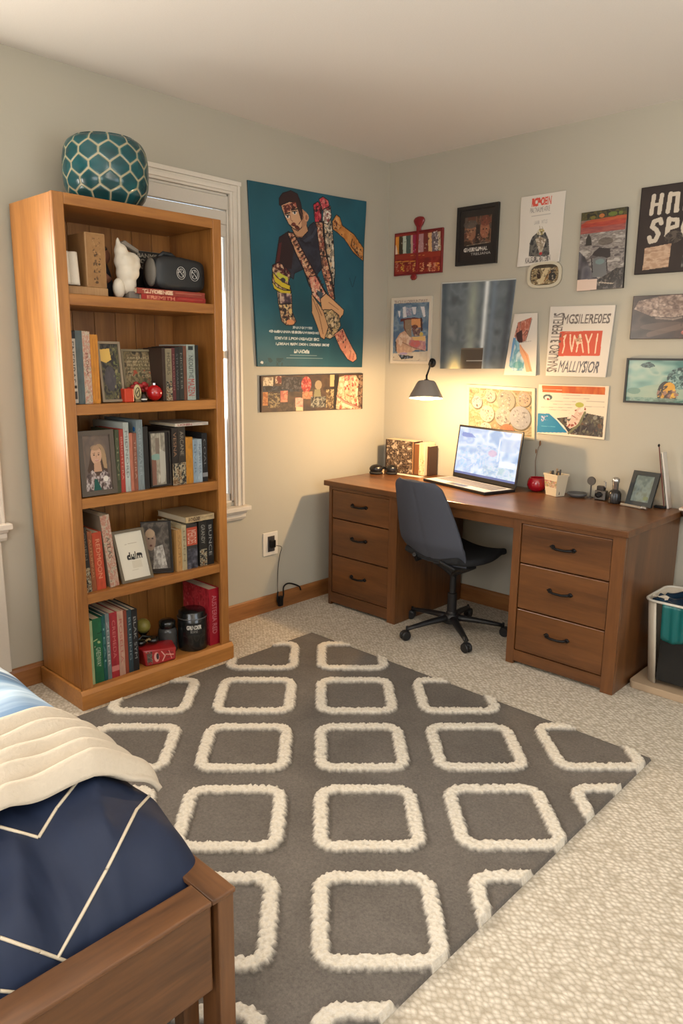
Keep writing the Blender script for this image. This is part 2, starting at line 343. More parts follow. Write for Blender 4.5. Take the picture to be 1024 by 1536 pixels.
m = MB(); m.box(RX-.02, RX, -2.79, -1.01, 2.2, 2.29); m.box(RX-.05, RX, -2.79, -1.01, .75, .8); m.box(RX-.02, RX, -2.79, -2.7, .8, 2.2); m.box(RX-.02, RX, -1.1, -1.01, .8, 2.2)
build('window_frame', m, TRIMW, t, world=True); build('pane', MB().box(RX+.08, RX+.085, -2.7, -1.1, .8, 2.2), glass_mat(), t, world=True)
BBM = wood('baseboard_', (158, 104, 56), (112, 68, 32), 'y', .4)
def bb(name, x0, x1, y0, y1, ax):
    m = MB()
    if ax == 'y': m.prism([(x0, 0), (x1, 0), (x1, .082), (x1-.005, .094), (x0+.004, .10), (x0, .10)], 'y', y0, y1); mm = BBM
    else: m.prism([(y1, 0), (y0, 0), (y0, .082), (y0+.005, .094), (y1-.004, .10), (y1, .10)], 'x', x0, x1); mm = wood('baseboard_', (158, 104, 56), (112, 68, 32), 'x', .4)
    struct(name, m, mm)
bb('baseboard_left', 0, .016, RY, -.016, 'y'); bb('baseboard_right', 0, RX, -.016, 0, 'x')

# ================================================================ rug
def hash2(ix, iy, k): v = np.sin(ix*127.1+iy*311.7+k*74.7)*43758.5453; return v-np.floor(v)
def worley(x, y, c):
    gx = np.floor(x/c); gy = np.floor(y/c); best = np.full(x.shape, 9.0)
    for dx in (-1, 0, 1):
        for dy in (-1, 0, 1):
            a = gx+dx; b = gy+dy; px = (a+hash2(a, b, 1))*c; py = (b+hash2(a, b, 2))*c; best = np.minimum(best, np.hypot(x-px, y-py)/c)
    return best
def make_rug():
    st = .0048; xs = np.arange(.08, 2.322, st); ys = np.arange(-3.46, -1.115, st); X, Y = np.meshgrid(xs, ys)
    a = X-1.479; b = Y+1.845; r2 = math.sqrt(.5); s = (a+b)*r2; t = (a-b)*r2; P = .4465
    wob = (worley(X, Y, .015)-.5)*.014
    s = np.mod(s+P/2, P)-P/2; t = np.mod(t+P/2, P)-P/2
    hf, rd = .1775, .075; qx = np.abs(s)-(hf-rd); qy = np.abs(t)-(hf-rd)
    sd = np.hypot(np.maximum(qx, 0), np.maximum(qy, 0))+np.minimum(np.maximum(qx, qy), 0)-rd
    d = np.abs(sd+.0235)+wob; m = np.clip((.0245-d)/.006, 0, 1)
    tuft = 1-np.clip(worley(X, Y, .0115), 0, 1)**1.5; tuft2 = 1-np.clip(worley(X+3, Y, .005), 0, 1)
    Z = .011+m*(.007+.008*tuft+.003*tuft2)+(1-m)*.0015*tuft2+.0025*np.sin(X*5+Y*7)*0
    ok = ((X > .459) | (Y < -2.55)) ; fo = ok[:-1, :-1] & ok[1:, :-1] & ok[:-1, 1:] & ok[1:, 1:]
    cnt = np.zeros(X.shape, int); cnt[:-1, :-1] += fo; cnt[1:, :-1] += fo; cnt[:-1, 1:] += fo; cnt[1:, 1:] += fo
    Z = np.where(cnt < 4, .001, Z); i = np.arange(X.size).reshape(X.shape)
    F = np.stack([i[:-1, :-1], i[:-1, 1:], i[1:, 1:], i[1:, :-1]], -1)[fo]
    used = np.unique(F); mp = np.full(X.size, -1); mp[used] = np.arange(len(used)); F = mp[F]
    V = np.stack([X.ravel(), Y.ravel(), Z.ravel()], -1)[used]; V[:, 0] -= 1.3; V[:, 1] += 2.2
    g = vnoise(*X.shape, 12, 14, 4, 5); base = np.array([108, 102, 96.])*(.90+.2*g[..., None]); cream = np.array([220, 211, 195.])*(.90+.12*tuft[..., None])
    C = (base*(1-m[..., None])+cream*m[..., None])/255; C = C.reshape(-1, 3)[used]; L = np.clip(C, 0, 1)**2.2
    me = bpy.data.meshes.new('area_rug'); me.vertices.add(len(V)); me.vertices.foreach_set('co', V.ravel()); me.loops.add(F.size); me.loops.foreach_set('vertex_index', F.ravel())
    me.polygons.add(len(F)); me.polygons.foreach_set('loop_start', np.arange(0, F.size, 4)); me.polygons.foreach_set('loop_total', np.full(len(F), 4)); me.update(); me.validate()
    ca = me.color_attributes.new('Col', 'FLOAT_COLOR', 'POINT'); ca.data.foreach_set('color', np.concatenate([L, np.ones((len(L), 1))], 1).astype(np.float32).ravel())
    me.polygons.foreach_set('use_smooth', [True]*len(me.polygons))
    mt = print_mat('rug_pile', .95, spec=.1); nt = mt.node_tree; b = nt.nodes['Principled BSDF']; tc = nt.nodes.new('ShaderNodeTexCoord'); n = nt.nodes.new('ShaderNodeTexNoise'); n.inputs['Scale'].default_value = 110; n.inputs['Detail'].default_value = 6; n.inputs['Roughness'].default_value = .85
    nt.links.new(tc.outputs['Object'], n.inputs['Vector']); bp = nt.nodes.new('ShaderNodeBump'); bp.inputs['Strength'].default_value = .9; bp.inputs['Distance'].default_value = .004; nt.links.new(n.outputs['Fac'], bp.inputs['Height']); nt.links.new(bp.outputs[0], b.inputs['Normal'])
    mx = nt.nodes.new('ShaderNodeMix'); mx.data_type = 'RGBA'; mx.blend_type = 'OVERLAY'; mx.inputs[0].default_value = .8; nt.links.new(nt.nodes['Color Attribute'].outputs[0], mx.inputs[6]); nt.links.new(n.outputs['Fac'], mx.inputs[7]); nt.links.new(mx.outputs[2], b.inputs['Base Color'])
    me.materials.append(mt); o = bpy.data.objects.new('area_rug', me); COL.objects.link(o); o.location = (1.3, -2.2, 0)
    setup(o, 'large grey area rug with raised cream rounded diamond outlines on the carpet', 'rug')
make_rug()

# ================================================================ bookcase
BX0, BX1, BY0, BY1, BZ = .031, .405, -2.432, -1.645, 2.098
SH = [1.730, 1.300, .915, .503, .082]   # top of each shelf
def bookcase():
    t = thing('bookcase', ((BX0+BX1)/2, (BY0+BY1)/2, 0), 'tall honey oak bookcase with five open shelves against the window wall', 'bookcase')
    k = dict(world=True)
    build('side_panel', MB().box(BX0, BX1-.02, BY0, BY0+.03, .085, BZ-.002), oak('z'), t, bevel=.002, **k)
    build('side_panel', MB().box(BX0, BX1-.02, BY1-.03, BY1, .085, BZ-.002), oak('z'), t, bevel=.002, **k)
    for a, b in ((BY0, BY0+.047), (BY1-.047, BY1)): build('front_stile', MB().box(BX1-.02, BX1, a, b, .085, BZ), oak('z'), t, bevel=.003, **k)
    build('top_panel', MB().box(BX0, BX1, BY0+.047, BY1-.047, BZ-.042, BZ), oak('y'), t, bevel=.003, **k)
    for z in SH[:-1]: build('shelf', MB().box(BX0+.012, BX1-.006, BY0+.03, BY1-.03, z-.043, z), oak('y'), t, bevel=.003, **k)
    build('shelf', MB().box(BX0+.012, BX1-.013, BY0+.03, BY1-.03, .045, SH[4]), oak('y'), t, bevel=.003, **k)
    m = MB()
    n = 7; w = (BY1-BY0-.06)/n
    for i in range(n): m.box(BX0, BX0+.012, BY0+.03+i*w+.0012, BY0+.03+(i+1)*w-.0012, .05, BZ-.04)
    m.box(BX0+.000, BX0+.004, BY0+.03, BY1-.03, .05, BZ-.04); build('back_panel', m, oak('z'), t, bevel=.001, **k)
    m = MB(); m.prism([(BX0-.0, 0), (BX1+.016, 0), (BX1+.016, .068), (BX1+.004, .086), (BX0, .086)], 'y', BY0-.014, BY0+.0)
    m.prism([(BX0, 0), (BX1+.016, 0), (BX1+.016, .068), (BX1+.004, .086), (BX0, .086)], 'y', BY1, BY1+.014)
    m.prism([(BX1-.012, 0), (BX1+.0162, 0), (BX1+.0162, .068), (BX1+.0042, .086), (BX1-.012, .086)], 'y', BY0-.0135, BY1+.0135); build('plinth', m, oak('y'), t, bevel=.003, **k)
bookcase()
PAGES = mat('page_block', (214, 198, 168), .8, bump=.6, bscale=600)
SETY = [None]
def spine_art(col, kind, tcol, txt, seed, hh=120, ww=18):
    a = Art(ww, hh, col, seed); a.noise(3, [tuple(c*.8 for c in col), tuple(min(255, c*1.12) for c in col)], al=.5, cy=9)
    if kind == 'text': a.text(txt, .28, .12, .74, .80, tcol, .72, rot=-90)
    elif kind == 'textw': a.rect(0, .1, 1, .98, (205, 195, 180)); a.text(txt, .2, .14, .8, .7, tcol, rot=-90); a.rect(.1, .74, .9, .78, (40, 35, 35)); a.rect(.1, .82, .9, .93, (60, 50, 45))
    elif kind == 'floral': a.noise(5, [(150, 130, 110), (215, 200, 175), (190, 120, 100), (220, 208, 185)], al=.9, cy=22); a.text(txt, .3, .3, .7, .6, tcol, rot=-90)
    elif kind == 'band': a.text(txt, .3, .12, .72, .70, tcol, .75, rot=-90); a.rect(0, .82, 1, .9, tcol, .8)
    elif kind == 'bust': a.text(txt, .25, .08, .75, .50, tcol, .75, rot=-90); a.noise(3, [(30, 30, 30), (200, 190, 160), (120, 90, 60)], mask=a.Y > .62, cy=24, con=3)
    elif kind == 'bust2': a.text(txt, .25, .45, .75, .75, tcol, rot=-90); a.marks((a.Y > .2) & (a.Y < .45), [(190, 200, 140), (20, 60, 40)], 8, .2)
    elif kind == 'redtop2': a.text('NEOLITHE', .25, .2, .75, .6, tcol, rot=-90); a.text('MAZEN', .1, .62, .9, .92, (190, 60, 56), rot=-90); a.rect(.2, .03, .8, .1, (50, 60, 60))
    elif kind == 'lines': a.rect(.3, .06, .36, .94, tcol, .8); a.rect(.66, .06, .7, .94, tcol, .6)
    elif kind == 'redtop': a.rect(0, .08, 1, .48, (196, 84, 56)); a.text(txt, .1, .14, .9, .44, (235, 200, 180), rot=-90); a.noise(3, [(30, 30, 40), (120, 120, 130)], mask=a.Y > .55, cy=12)
    a.a *= .86; return a
def book(loc, th, hgt, dep, col, kind, tcol, txt, label, lean=0, rz=0, flat=False, group=None, cat='book', cover_art=None, page=PAGES, edge=None):
    """standing book; local frame: spine faces +x at x=0, thickness along y from 0, height z"""
    t = thing('book', loc, label, cat, rz=rz, rx=lean, group=group)
    if flat: t.rotation_euler = Euler((PI/2, 0, rz))
    cm = mat('bookcover_%d_%d_%d' % tuple(int(c) for c in col), col, .45)
    m = MB(); c = min(.003, th*.2)
    m.box(-dep, 0, 0, c, 0, hgt); m.box(-dep, 0, th-c, th, 0, hgt); m.box(-c, 0, c, th-c, 0, hgt)
    build('cover', m, cm, t, bevel=.0006)
    build('pages', MB().box(-dep+.004, -c, c+.0002, th-c-.0002, .003, hgt-.004), page, t)
    seed = int(abs(loc[1])*1e4) % 9999+int(loc[2]*50)
    print_mesh('spine_print', spine_art(col, kind, tcol, txt, seed, max(60, int(hgt*520)), max(8, int(th*520))), [(.0006, .0004, hgt), (.0006, th-.0004, hgt), (.0006, th-.0004, 0), (.0006, .0004, 0)], SPINE, t)
    if cover_art is not None:     # the front cover that looks towards -y
        print_mesh('cover_print', cover_art, [(-dep, -.0005, hgt), (0, -.0005, hgt), (0, -.0005, 0), (-dep, -.0005, 0)], SPINE, t)
    return t
def row(z, xf, y_px, items, group=None, lean=0, shift=0):
    """items: (px_left, px_right, px_top, depth, colour, kind, text colour, text, label)"""
    cur = None
    for it in items:
        pl, pr, pt, dep, col, kind, tc, tx, lab = it[:9]
        y0 = ysolve(pl, xf, z); y1 = ysolve(pr, xf, z)
        if cur is not None: y0 = max(y0, cur)
        hg = zsolve(pt, xf, (y0+y1)/2)-z
        ov = it[9] if len(it) > 9 else {}
        book((xf, y0+.0005+shift, z+.0006), y1-y0-.001, hg, dep, col, kind, tc, tx, lab, group=group, lean=ov.get('lean', lean), cover_art=ov.get('art')); cur = y1
WH = (225, 218, 205); BK = (28, 26, 27)
# --- second shelf
Z = SH[1]
row(Z, .372, 0, [
 (107, 118.5, 497, .20, (38, 36, 38), 'textw', (70, 60, 55), 'ENERIBAS', 'black book with a white spine label, first on the second shelf'),
 (118.5, 128.5, 496, .20, (92, 104, 104), 'plain', WH, '', 'slate grey hardback beside the white-labelled black book'),
 (128.5, 140, 497, .20, (200, 182, 160), 'floral', (120, 60, 50), 'FLORA', 'cream floral patterned book left of the orange one on the second shelf'),
 (140, 151.5, 502, .19, (214, 140, 44), 'lines', (170, 100, 24), '', 'orange book with thin vertical lines on the second shelf'),
])
row(Z, .372, 0, [
 (245, 250, 522, .15, (60, 42, 34), 'plain', WH, '', 'thin dark brown book left of the patterned spine on the second shelf'),
 (250, 259.5, 523, .22, (150, 138, 110), 'bust', (50, 45, 35), 'HOURS', 'book with cream and black mottled spine right of the red ornament'),
 (259.5, 264.5, 522, .22, (96, 40, 44), 'text', (190, 160, 150), 'MAROON', 'thin maroon book on the second shelf'),
 (264.5, 270, 521, .22, (36, 38, 40), 'text', (150, 150, 150), 'STILLWARD', 'thin black book next to the maroon one on the second shelf'),
 (270, 276.5, 520, .22, (44, 46, 42), 'text', (170, 170, 160), 'NIGHTER', 'black book fourth from the right on the second shelf'),
 (276.5, 281.5, 519, .22, (120, 74, 56), 'plain', WH, '', 'thin reddish brown book left of the pale teal spine'),
 (281.5, 294, 517, .22, (176, 186, 176), 'redtop2', (60, 70, 70), '', 'pale teal book with red lettering near the right end of the second shelf'),
 (294, 299, 518, .22, (40, 40, 38), 'plain', WH, '', 'black book at the right end of the second shelf'),
])
# --- third shelf
Z = SH[2]
row(Z, .372, 0, [
 (176, 182.5, 645, .20, (74, 80, 56), 'text', (160, 160, 120), 'OLIVE', 'olive green book right of the grey portrait frame'),
 (182.5, 189, 644, .20, (176, 62, 50), 'text', (230, 200, 180), 'BRIGHTERA', 'red book right of the olive one on the third shelf'),
 (189, 197, 634, .26, (188, 196, 190), 'text', (90, 90, 90), 'MIDNORD', 'tall pale book with grey lettering on the third shelf'),
 (197, 202, 650, .20, (196, 120, 96), 'lines', (220, 190, 170), '', 'salmon book under the blue ball on the third shelf'),
 (202, 208, 650, .20, (150, 90, 70), 'text', (210, 190, 170), 'TESSERA', 'brick brown book under the blue ball on the third shelf'),
 (208, 217.5, 630, .27, (132, 146, 150), 'text', (170, 180, 184), 'GREYWATER', 'tall blue-grey book near the middle of the third shelf'),
 (217.5, 225, 640, .22, (34, 32, 32), 'plain', WH, '', 'black book left of the pale picture-cover book on the third shelf'),
])
row(Z, .372, 0, [
 (259.5, 269, 642, .22, (40, 34, 32), 'bust', (200, 150, 110), 'VESNA', 'black book with pale marks right of the picture-cover book on the third shelf'),
 (269, 280, 640, .22, (52, 46, 40), 'bust', (190, 180, 160), 'ARCANE', 'black book with gold and grey mottled spine on the third shelf'),
 (280, 290.5, 656, .18, (206, 140, 46), 'plain', WH, '', 'short orange book on the third shelf'),
 (290.5, 297, 659, .18, (156, 176, 190), 'text', (90, 110, 130), 'RIVER', 'short light blue book right of the orange one'),
 (297, 304, 659, .18, (176, 192, 202), 'text', (70, 90, 120), 'NORTH SEA', 'short pale blue book with lettering, second from the right end of the third shelf'),
 (304, 312, 650, .20, (34, 34, 36), 'band', (180, 180, 180), 'COAL', 'black book at the right end of the third shelf'),
])
# --- fourth shelf
Z = SH[3]
row(Z, .372, 0, [
 (126, 135, 792, .19, (44, 38, 34), 'bust', (150, 140, 120), 'OMEN', 'black mottled book at the left end of the fourth shelf'),
 (135, 142, 798, .19, (150, 84, 48), 'text', (210, 170, 120), 'AUTUMNAL', 'brown-orange book second from the left on the fourth shelf'),
 (142, 156, 799, .19, (196, 74, 44), 'text', (236, 190, 150), 'REDMOON', 'thick orange-red book on the fourth shelf'),
], lean=math.radians(2.5), shift=.012)
book((.375, ysolve(179, .375, Z)-.042, Z+.0005), .043, .325, .20, (134, 118, 100), 'floral', (90, 70, 60), 'ATLAS', 'thick grey-brown book leaning left of the white framed card', lean=math.radians(6))
row(Z, .372, 0, [
 (266, 274, 795, .20, (196, 150, 92), 'text', (150, 110, 60), 'SAND', 'tan book right of the dark portrait-cover book on the fourth shelf'),
 (274, 281, 788, .20, (190, 176, 140), 'text', (120, 110, 80), 'LINEN', 'cream book right of the tan one on the fourth shelf'),
 (281, 297, 786, .20, (58, 56, 54), 'redtop', (230, 200, 180), 'MERDES', 'dark book with a red title block on its spine'),
 (300, 311, 782, .20, (44, 42, 38), 'bust', (225, 220, 205), 'GRANDY', 'black book with white lettering and pale blotches on the fourth shelf'),
 (311, 321, 779, .20, (30, 30, 30), 'text', (230, 228, 220), 'BUNCE', 'black book with white lettering at the right end of the fourth shelf'),
])
# --- bottom shelf
Z = SH[4]
row(Z, .372, 0, [
 (134, 139, 930, .20, (30, 34, 32), 'plain', WH, '', 'black book at the left end of the bottom shelf'),
 (139, 143.5, 932, .20, (170, 190, 140), 'plain', WH, '', 'thin pale green book on the bottom shelf'),
 (143.5, 157, 928, .20, (30, 104, 66), 'bust2', (220, 225, 200), 'GREENWAY', 'thick bright green book on the bottom shelf'),
 (157, 162.5, 924, .20, (26, 92, 92), 'text', (180, 210, 200), 'TEAL', 'teal book between the green and the grey ones on the bottom shelf'),
 (162.5, 168.5, 921, .20, (120, 130, 130), 'text', (230, 230, 225), 'ZENDER', 'grey book with pale lettering left of the red one on the bottom shelf'),
 (168.5, 180, 919, .20, (170, 44, 54), 'band', (226, 150, 140), 'CREMEDA', 'thick crimson book on the bottom shelf'),
 (180, 189, 917, .20, (206, 162, 140), 'text', (180, 80, 70), 'ROSELLA', 'pink-beige book right of the crimson one on the bottom shelf'),
 (189, 194, 916, .20, (150, 70, 50), 'plain', WH, '', 'thin rust red book on the bottom shelf'),
 (194, 201, 915, .20, (44, 66, 76), 'text', (190, 200, 200), 'BLUEING', 'dark blue-green book on the bottom shelf'),
 (201, 209.5, 914, .20, (26, 26, 30), 'text', (220, 220, 215), 'BLAK SYM', 'black book with white lettering beside the red mask on the bottom shelf'),
])

# generic prop painters
def faces_art(w, h, pal, seed, n=40):
    a = Art(w, h, pal[0], seed); a.noise(4, pal, al=1, cy=int(4*h/w)+1, con=2.4); a.marks(np.ones((h, w), bool), pal, n, .06, .7); return a
def framed(name, quad, art, fcol, fw, depth, label, cat, pm=PAPER, frame_m=None, mat_w=0, mat_col=WH, up=0.0):
    """picture frame on the quad TL,TR,BR,BL (front face); returns the thing"""
    TL, TR, BR, BL = [Vector(q) for q in quad]; c = (BL+BR)/2
    n = (TR-TL).cross(TL-BL).normalized(); t = thing(name, c-n*depth, label, cat)
    r = (TR-TL).normalized(); u = (TL-BL).normalized(); m = MB()
    def slab(a, b, c2, d, n0, n1):
        v = [p+n*k for k in (n0, n1) for p in (a, b, c2, d)]; m.add(v, [(3, 2, 1, 0), (4, 5, 6, 7), (0, 1, 5, 4), (1, 2, 6, 5), (2, 3, 7, 6), (3, 0, 4, 7)])
    iTL, iTR, iBR, iBL = TL+r*fw-u*fw, TR-r*fw-u*fw, BR-r*fw+u*fw, BL+r*fw+u*fw
    slab(TL, TR, iTR, iTL, -depth, 0); slab(TR, BR, iBR, iTR, -depth, 0); slab(BR, BL, iBL, iBR, -depth, 0); slab(BL, TL, iTL, iBL, -depth, 0)
    build('frame', m, frame_m or mat('frame_%d_%d_%d' % tuple(fcol), fcol, .4), t, world=True)
    bk = MB(); v = [p-n*k for k in (depth*.98, depth*.55) for p in (iTL, iTR, iBR, iBL)]; bk.add(v, [(3, 2, 1, 0), (4, 5, 6, 7), (0, 1, 5, 4), (1, 2, 6, 5), (2, 3, 7, 6), (3, 0, 4, 7)])
    build('backing', bk, mat('frame_back', (70, 55, 40), .8), t, world=True)
    off = -n*(depth*.35); print_mesh('picture', art, [p+off for p in (iTL, iTR, iBR, iBL)], pm, t, world=True)
    return t

# ================================================================ wall art
def mapper(TL, TR, BR, BL):
    q = np.array([TL, TR, BR, BL], float)
    def f(x, y):
        u = v = .5
        for _ in range(8):
            p = (q[0]*(1-u)+q[1]*u)*(1-v)+(q[3]*(1-u)+q[2]*u)*v; du = (q[1]-q[0])*(1-v)+(q[2]-q[3])*v; dv = (q[3]*(1-u)+q[2]*u)-(q[0]*(1-u)+q[1]*u)
            r = np.array([x, y])-p; det = du[0]*dv[1]-du[1]*dv[0]; u += (r[0]*dv[1]-r[1]*dv[0])/det; v += (du[0]*r[1]-du[1]*r[0])/det
        return (u, v)
    return f, (lambda pts: [f(*p) for p in pts])
def xq(x, ya, yb, z1, z0, d=0): return [(x, ya, z1), (x, yb, z1), (x, yb, z0), (x, ya, z0)]
def yq(y, xa, xb, z1, z0): return [(xa, y, z1), (xb, y, z1), (xb, y, z0), (xa, y, z0)]
# big teal poster -------------------------------------------------
def teal_poster():
    a = Art(330, 370, (30, 84, 98), 3); a.noise(3, [(22, 66, 80), (36, 94, 108), (30, 80, 96)], al=.9, con=1.8); a.noise(2, [(34, 92, 112), (24, 66, 74)], al=.45, con=2)
    f, F = mapper((80, 75), (775, 215), (760, 1185), (135, 1185)); flesh = (196, 150, 112); OUT = (26, 22, 26)
    def shp(pts, col, pal=None, n=0, sz=.012, seed=0, out=True):
        P = F(pts); m = a.pm(P)
        if out: a.line(P+[P[0]], .012, OUT)
        a.put(m, col)
        if pal: a.noise(26, pal, mask=m, al=.75, con=2.6, cy=30); a.marks(m, pal+[OUT], n, sz, .85)
        return m
    tat = [(206, 160, 122), (222, 190, 160), (120, 50, 44), (70, 50, 46), (190, 120, 90)]
    # bundle of tattooed arms in the middle
    shp([(458, 318), (500, 325), (520, 420), (548, 520), (575, 640), (575, 775), (545, 750), (505, 610), (482, 500)], flesh, tat, 160, .011)
    shp([(500, 300), (545, 290), (560, 370), (572, 470), (580, 620), (572, 690), (556, 620), (530, 500), (508, 400)], (214, 200, 176), [(214, 204, 184), (150, 140, 120), (80, 74, 70), (206, 170, 130)], 120, .011)
    a.line(F([(505, 330), (520, 470), (560, 640), (578, 770)]), .014, OUT); a.line(F([(482, 512), (545, 520)]), .01, OUT)
    m = shp([(443, 220), (470, 205), (492, 240), (490, 315), (455, 318)], (176, 46, 62), [(196, 60, 74), (140, 30, 44), (206, 110, 110)], 50, .012)
    shp([(478, 190), (500, 178), (532, 200), (540, 235), (500, 250)], (212, 110, 112), [(220, 130, 124), (170, 50, 60)], 24, .01)
    shp([(505, 250), (545, 232), (552, 290), (530, 330), (500, 320)], (216, 208, 190), [(222, 214, 198), (130, 60, 60), (150, 140, 120)], 40, .012)
    # right arm
    shp([(562, 318), (585, 283), (606, 298), (622, 345), (700, 400), (764, 480), (762, 548), (700, 500), (640, 420), (590, 378), (566, 362)], (190, 128, 66), [(202, 142, 78), (168, 104, 48)], 20, .012)
    m = a.pm(F([(570, 320), (590, 290), (612, 340), (600, 372), (566, 360)])); a.marks(m, [(90, 44, 36), (210, 160, 110)], 40, .008)
    m = a.pm(F([(690, 430), (740, 462), (764, 510), (760, 545), (700, 490)])); a.marks(m, [(70, 36, 28), (206, 170, 120)], 34, .009); a.line(F([(690, 425), (682, 462), (735, 520)]), .007, OUT)
    # torso and head
    sh = shp([(250, 405), (300, 372), (345, 400), (385, 402), (425, 338), (446, 322), (462, 345), (482, 480), (500, 585), (470, 622), (440, 592), (392, 586), (335, 612), (330, 645), (268, 600), (228, 572), (236, 510)], (46, 46, 58), [(52, 54, 66), (38, 38, 48)], 0)
    a.poly(F([(250, 405), (300, 372), (330, 470), (320, 590), (228, 570), (236, 510)]), (46, 28, 30), .9); a.poly(F([(248, 440), (262, 430), (250, 560), (232, 560)]), (92, 36, 38), .8)
    a.line(F([(390, 430), (440, 400), (462, 360)]), .02, (66, 70, 84), .6); a.line(F([(370, 420), (400, 440), (430, 436)]), .012, (30, 30, 38), .9)
    shp([(318, 350), (400, 330), (412, 368), (375, 406), (345, 402)], (186, 140, 104))
    a.line(F([(332, 385), (352, 400), (378, 402)]), .008, (140, 98, 72))
    shp([(252, 190), (350, 178), (366, 225), (378, 285), (374, 345), (352, 364), (326, 350), (300, 325), (280, 285), (262, 240)], (204, 160, 124))
    a.poly(F([(365, 235), (400, 262), (405, 330), (376, 352)]), (172, 126, 94)); a.ell(*f(400, 290), .022, .026*.9, (196, 146, 112)); a.ell(*f(401, 291), .010, .014, (150, 100, 76))
    shp([(247, 215), (246, 180), (266, 152), (310, 140), (345, 158), (364, 205), (376, 268), (372, 300), (352, 240), (340, 205), (300, 196), (258, 214)], (52, 34, 34))
    m = a.pm(F([(262, 222), (336, 200), (345, 232), (276, 266)])); a.put(m, (160, 84, 72)); a.marks(m, [(90, 40, 36), (196, 140, 110), (60, 34, 34)], 46, .010)
    for (x, y, w) in ((292, 283, 14), (331, 262, 18)):
        a.line(F([(x-w, y-15), (x+w*.9, y-21)]), .009, (44, 30, 30)); a.ell(*f(x, y), .018, .010, (226, 214, 200)); a.ell(*f(x+1, y), .008, .009, (40, 60, 70)); a.line(F([(x-w*.8, y-6), (x+w*.8, y-8)]), .006, (30, 20, 20))
    a.line(F([(306, 275), (312, 305), (322, 312)]), .006, (156, 108, 84)); a.ell(*f(328, 330), .019, .011, (110, 54, 46)); a.ell(*f(348, 348), .022, .012, (92, 44, 38), rot=.3); a.line(F([(312, 332), (362, 348)]), .004, (60, 30, 28))
    a.line(F([(362, 250), (384, 290), (356, 330)]), .005, (90, 54, 44))
    # strap across the body
    m = shp([(298, 378), (330, 382), (365, 450), (415, 540), (470, 640), (530, 740), (505, 790), (470, 770), (432, 700), (415, 640), (385, 580), (345, 500), (305, 410)], flesh, tat+[(206, 160, 122)], 120, .010)
    a.line(F([(302, 400), (345, 500), (390, 590), (425, 690)]), .010, OUT); a.line(F([(332, 385), (372, 460), (420, 545), (480, 645), (528, 742)]), .010, OUT)
    for k in range(15):
        x = 312+k*12.5; y = 405+k*20.2; a.line(F([(x, y+6), (x+22, y-6)]), .0075, (60, 34, 32)); a.line(F([(x+4, y+14), (x+12, y+3)]), .005, (50, 30, 30))
    m = shp([(424, 640), (462, 632), (500, 700), (525, 745), (488, 790), (445, 745)], (212, 160, 130), [(214, 160, 130), (190, 90, 80), (222, 190, 160)], 50, .010); a.poly(F([(468, 715), (510, 735), (490, 782)]), (64, 80, 92))
    m = shp([(440, 745), (462, 780), (500, 830), (540, 860), (540, 960), (512, 1012), (492, 1000), (470, 930), (440, 850)], (196, 152, 108)); a.line(F([(446, 770), (480, 860), (505, 980)]), .006, (110, 70, 50)); a.line(F([(468, 800), (498, 870)]), .006, (110, 70, 50))
    m = shp([(492, 770), (525, 740), (560, 770), (632, 838), (628, 862), (605, 890), (540, 850), (500, 830)], (206, 158, 112)); a.line(F([(540, 790), (600, 835)]), .005, (140, 94, 66)); a.line(F([(560, 850), (600, 872)]), .006, (140, 94, 66))
    m = shp([(508, 838), (560, 838), (600, 870), (610, 930), (580, 990), (545, 1010), (520, 1000), (540, 940)], (180, 150, 100), [(190, 160, 110), (90, 84, 66), (216, 190, 150), (60, 50, 44)], 90, .010)
    m = shp([(575, 985), (625, 950), (650, 1000), (690, 1070), (716, 1110), (718, 1135), (695, 1152), (660, 1135), (612, 1070)], (206, 146, 116), [(214, 156, 126), (196, 120, 96)], 10, .01)
    m = a.pm(F([(578, 985), (625, 955), (650, 1020), (600, 1045)])); a.marks(m, [(150, 60, 54), (90, 50, 46), (214, 160, 130)], 46, .010); a.line(F([(680, 1090), (672, 1130)]), .005, (120, 60, 50)); a.line(F([(700, 1100), (694, 1140)]), .005, (120, 60, 50))
    # left sleeve
    m = shp([(214, 568), (248, 552), (282, 575), (312, 615), (306, 650), (300, 665), (316, 720), (322, 850), (344, 905), (330, 925), (290, 926), (262, 900), (246, 800), (238, 710), (212, 655)], (196, 166, 124), [(200, 170, 128), (86, 50, 44), (216, 196, 150)], 110, .011)
    m = a.pm(F([(214, 568), (248, 552), (282, 575), (312, 615), (304, 640), (250, 612), (218, 606)])); a.put(m, (90, 40, 42)); a.marks(m, [(206, 170, 140), (44, 28, 30)], 50, .010)
    for pts in ([(216, 612), (235, 640), (270, 668), (310, 690), (308, 712), (262, 695), (226, 664)], [(212, 668), (236, 700), (270, 716), (314, 722), (312, 734), (262, 732), (222, 704)]): a.line(F(pts), .012, OUT); a.poly(F(pts), (206, 184, 52))
    a.line(F([(246, 622), (290, 650)]), .03, (190, 190, 70)); a.ell(*f(272, 655), .02, .014, (60, 56, 60))
    m = a.pm(F([(240, 728), (314, 736), (318, 795), (248, 800)])); a.noise(30, [(196, 170, 150), (110, 84, 90), (60, 50, 60)], mask=m, con=3); a.line(F([(246, 728), (252, 800), (318, 796)]), .008, OUT)
    m = a.pm(F([(250, 806), (318, 802), (322, 850), (338, 900), (290, 912), (262, 880)])); a.marks(m, [(40, 34, 38), (214, 184, 120)], 26, .012); a.ell(*f(312, 908), .036, .014, (206, 140, 96))
    TC = (196, 200, 196)
    def T(s, x0, y0, x1, y1): p = f(x0, y0); q = f(x1, y1); a.text(s, p[0], p[1], q[0], q[1], TC, .95, bold=.2)
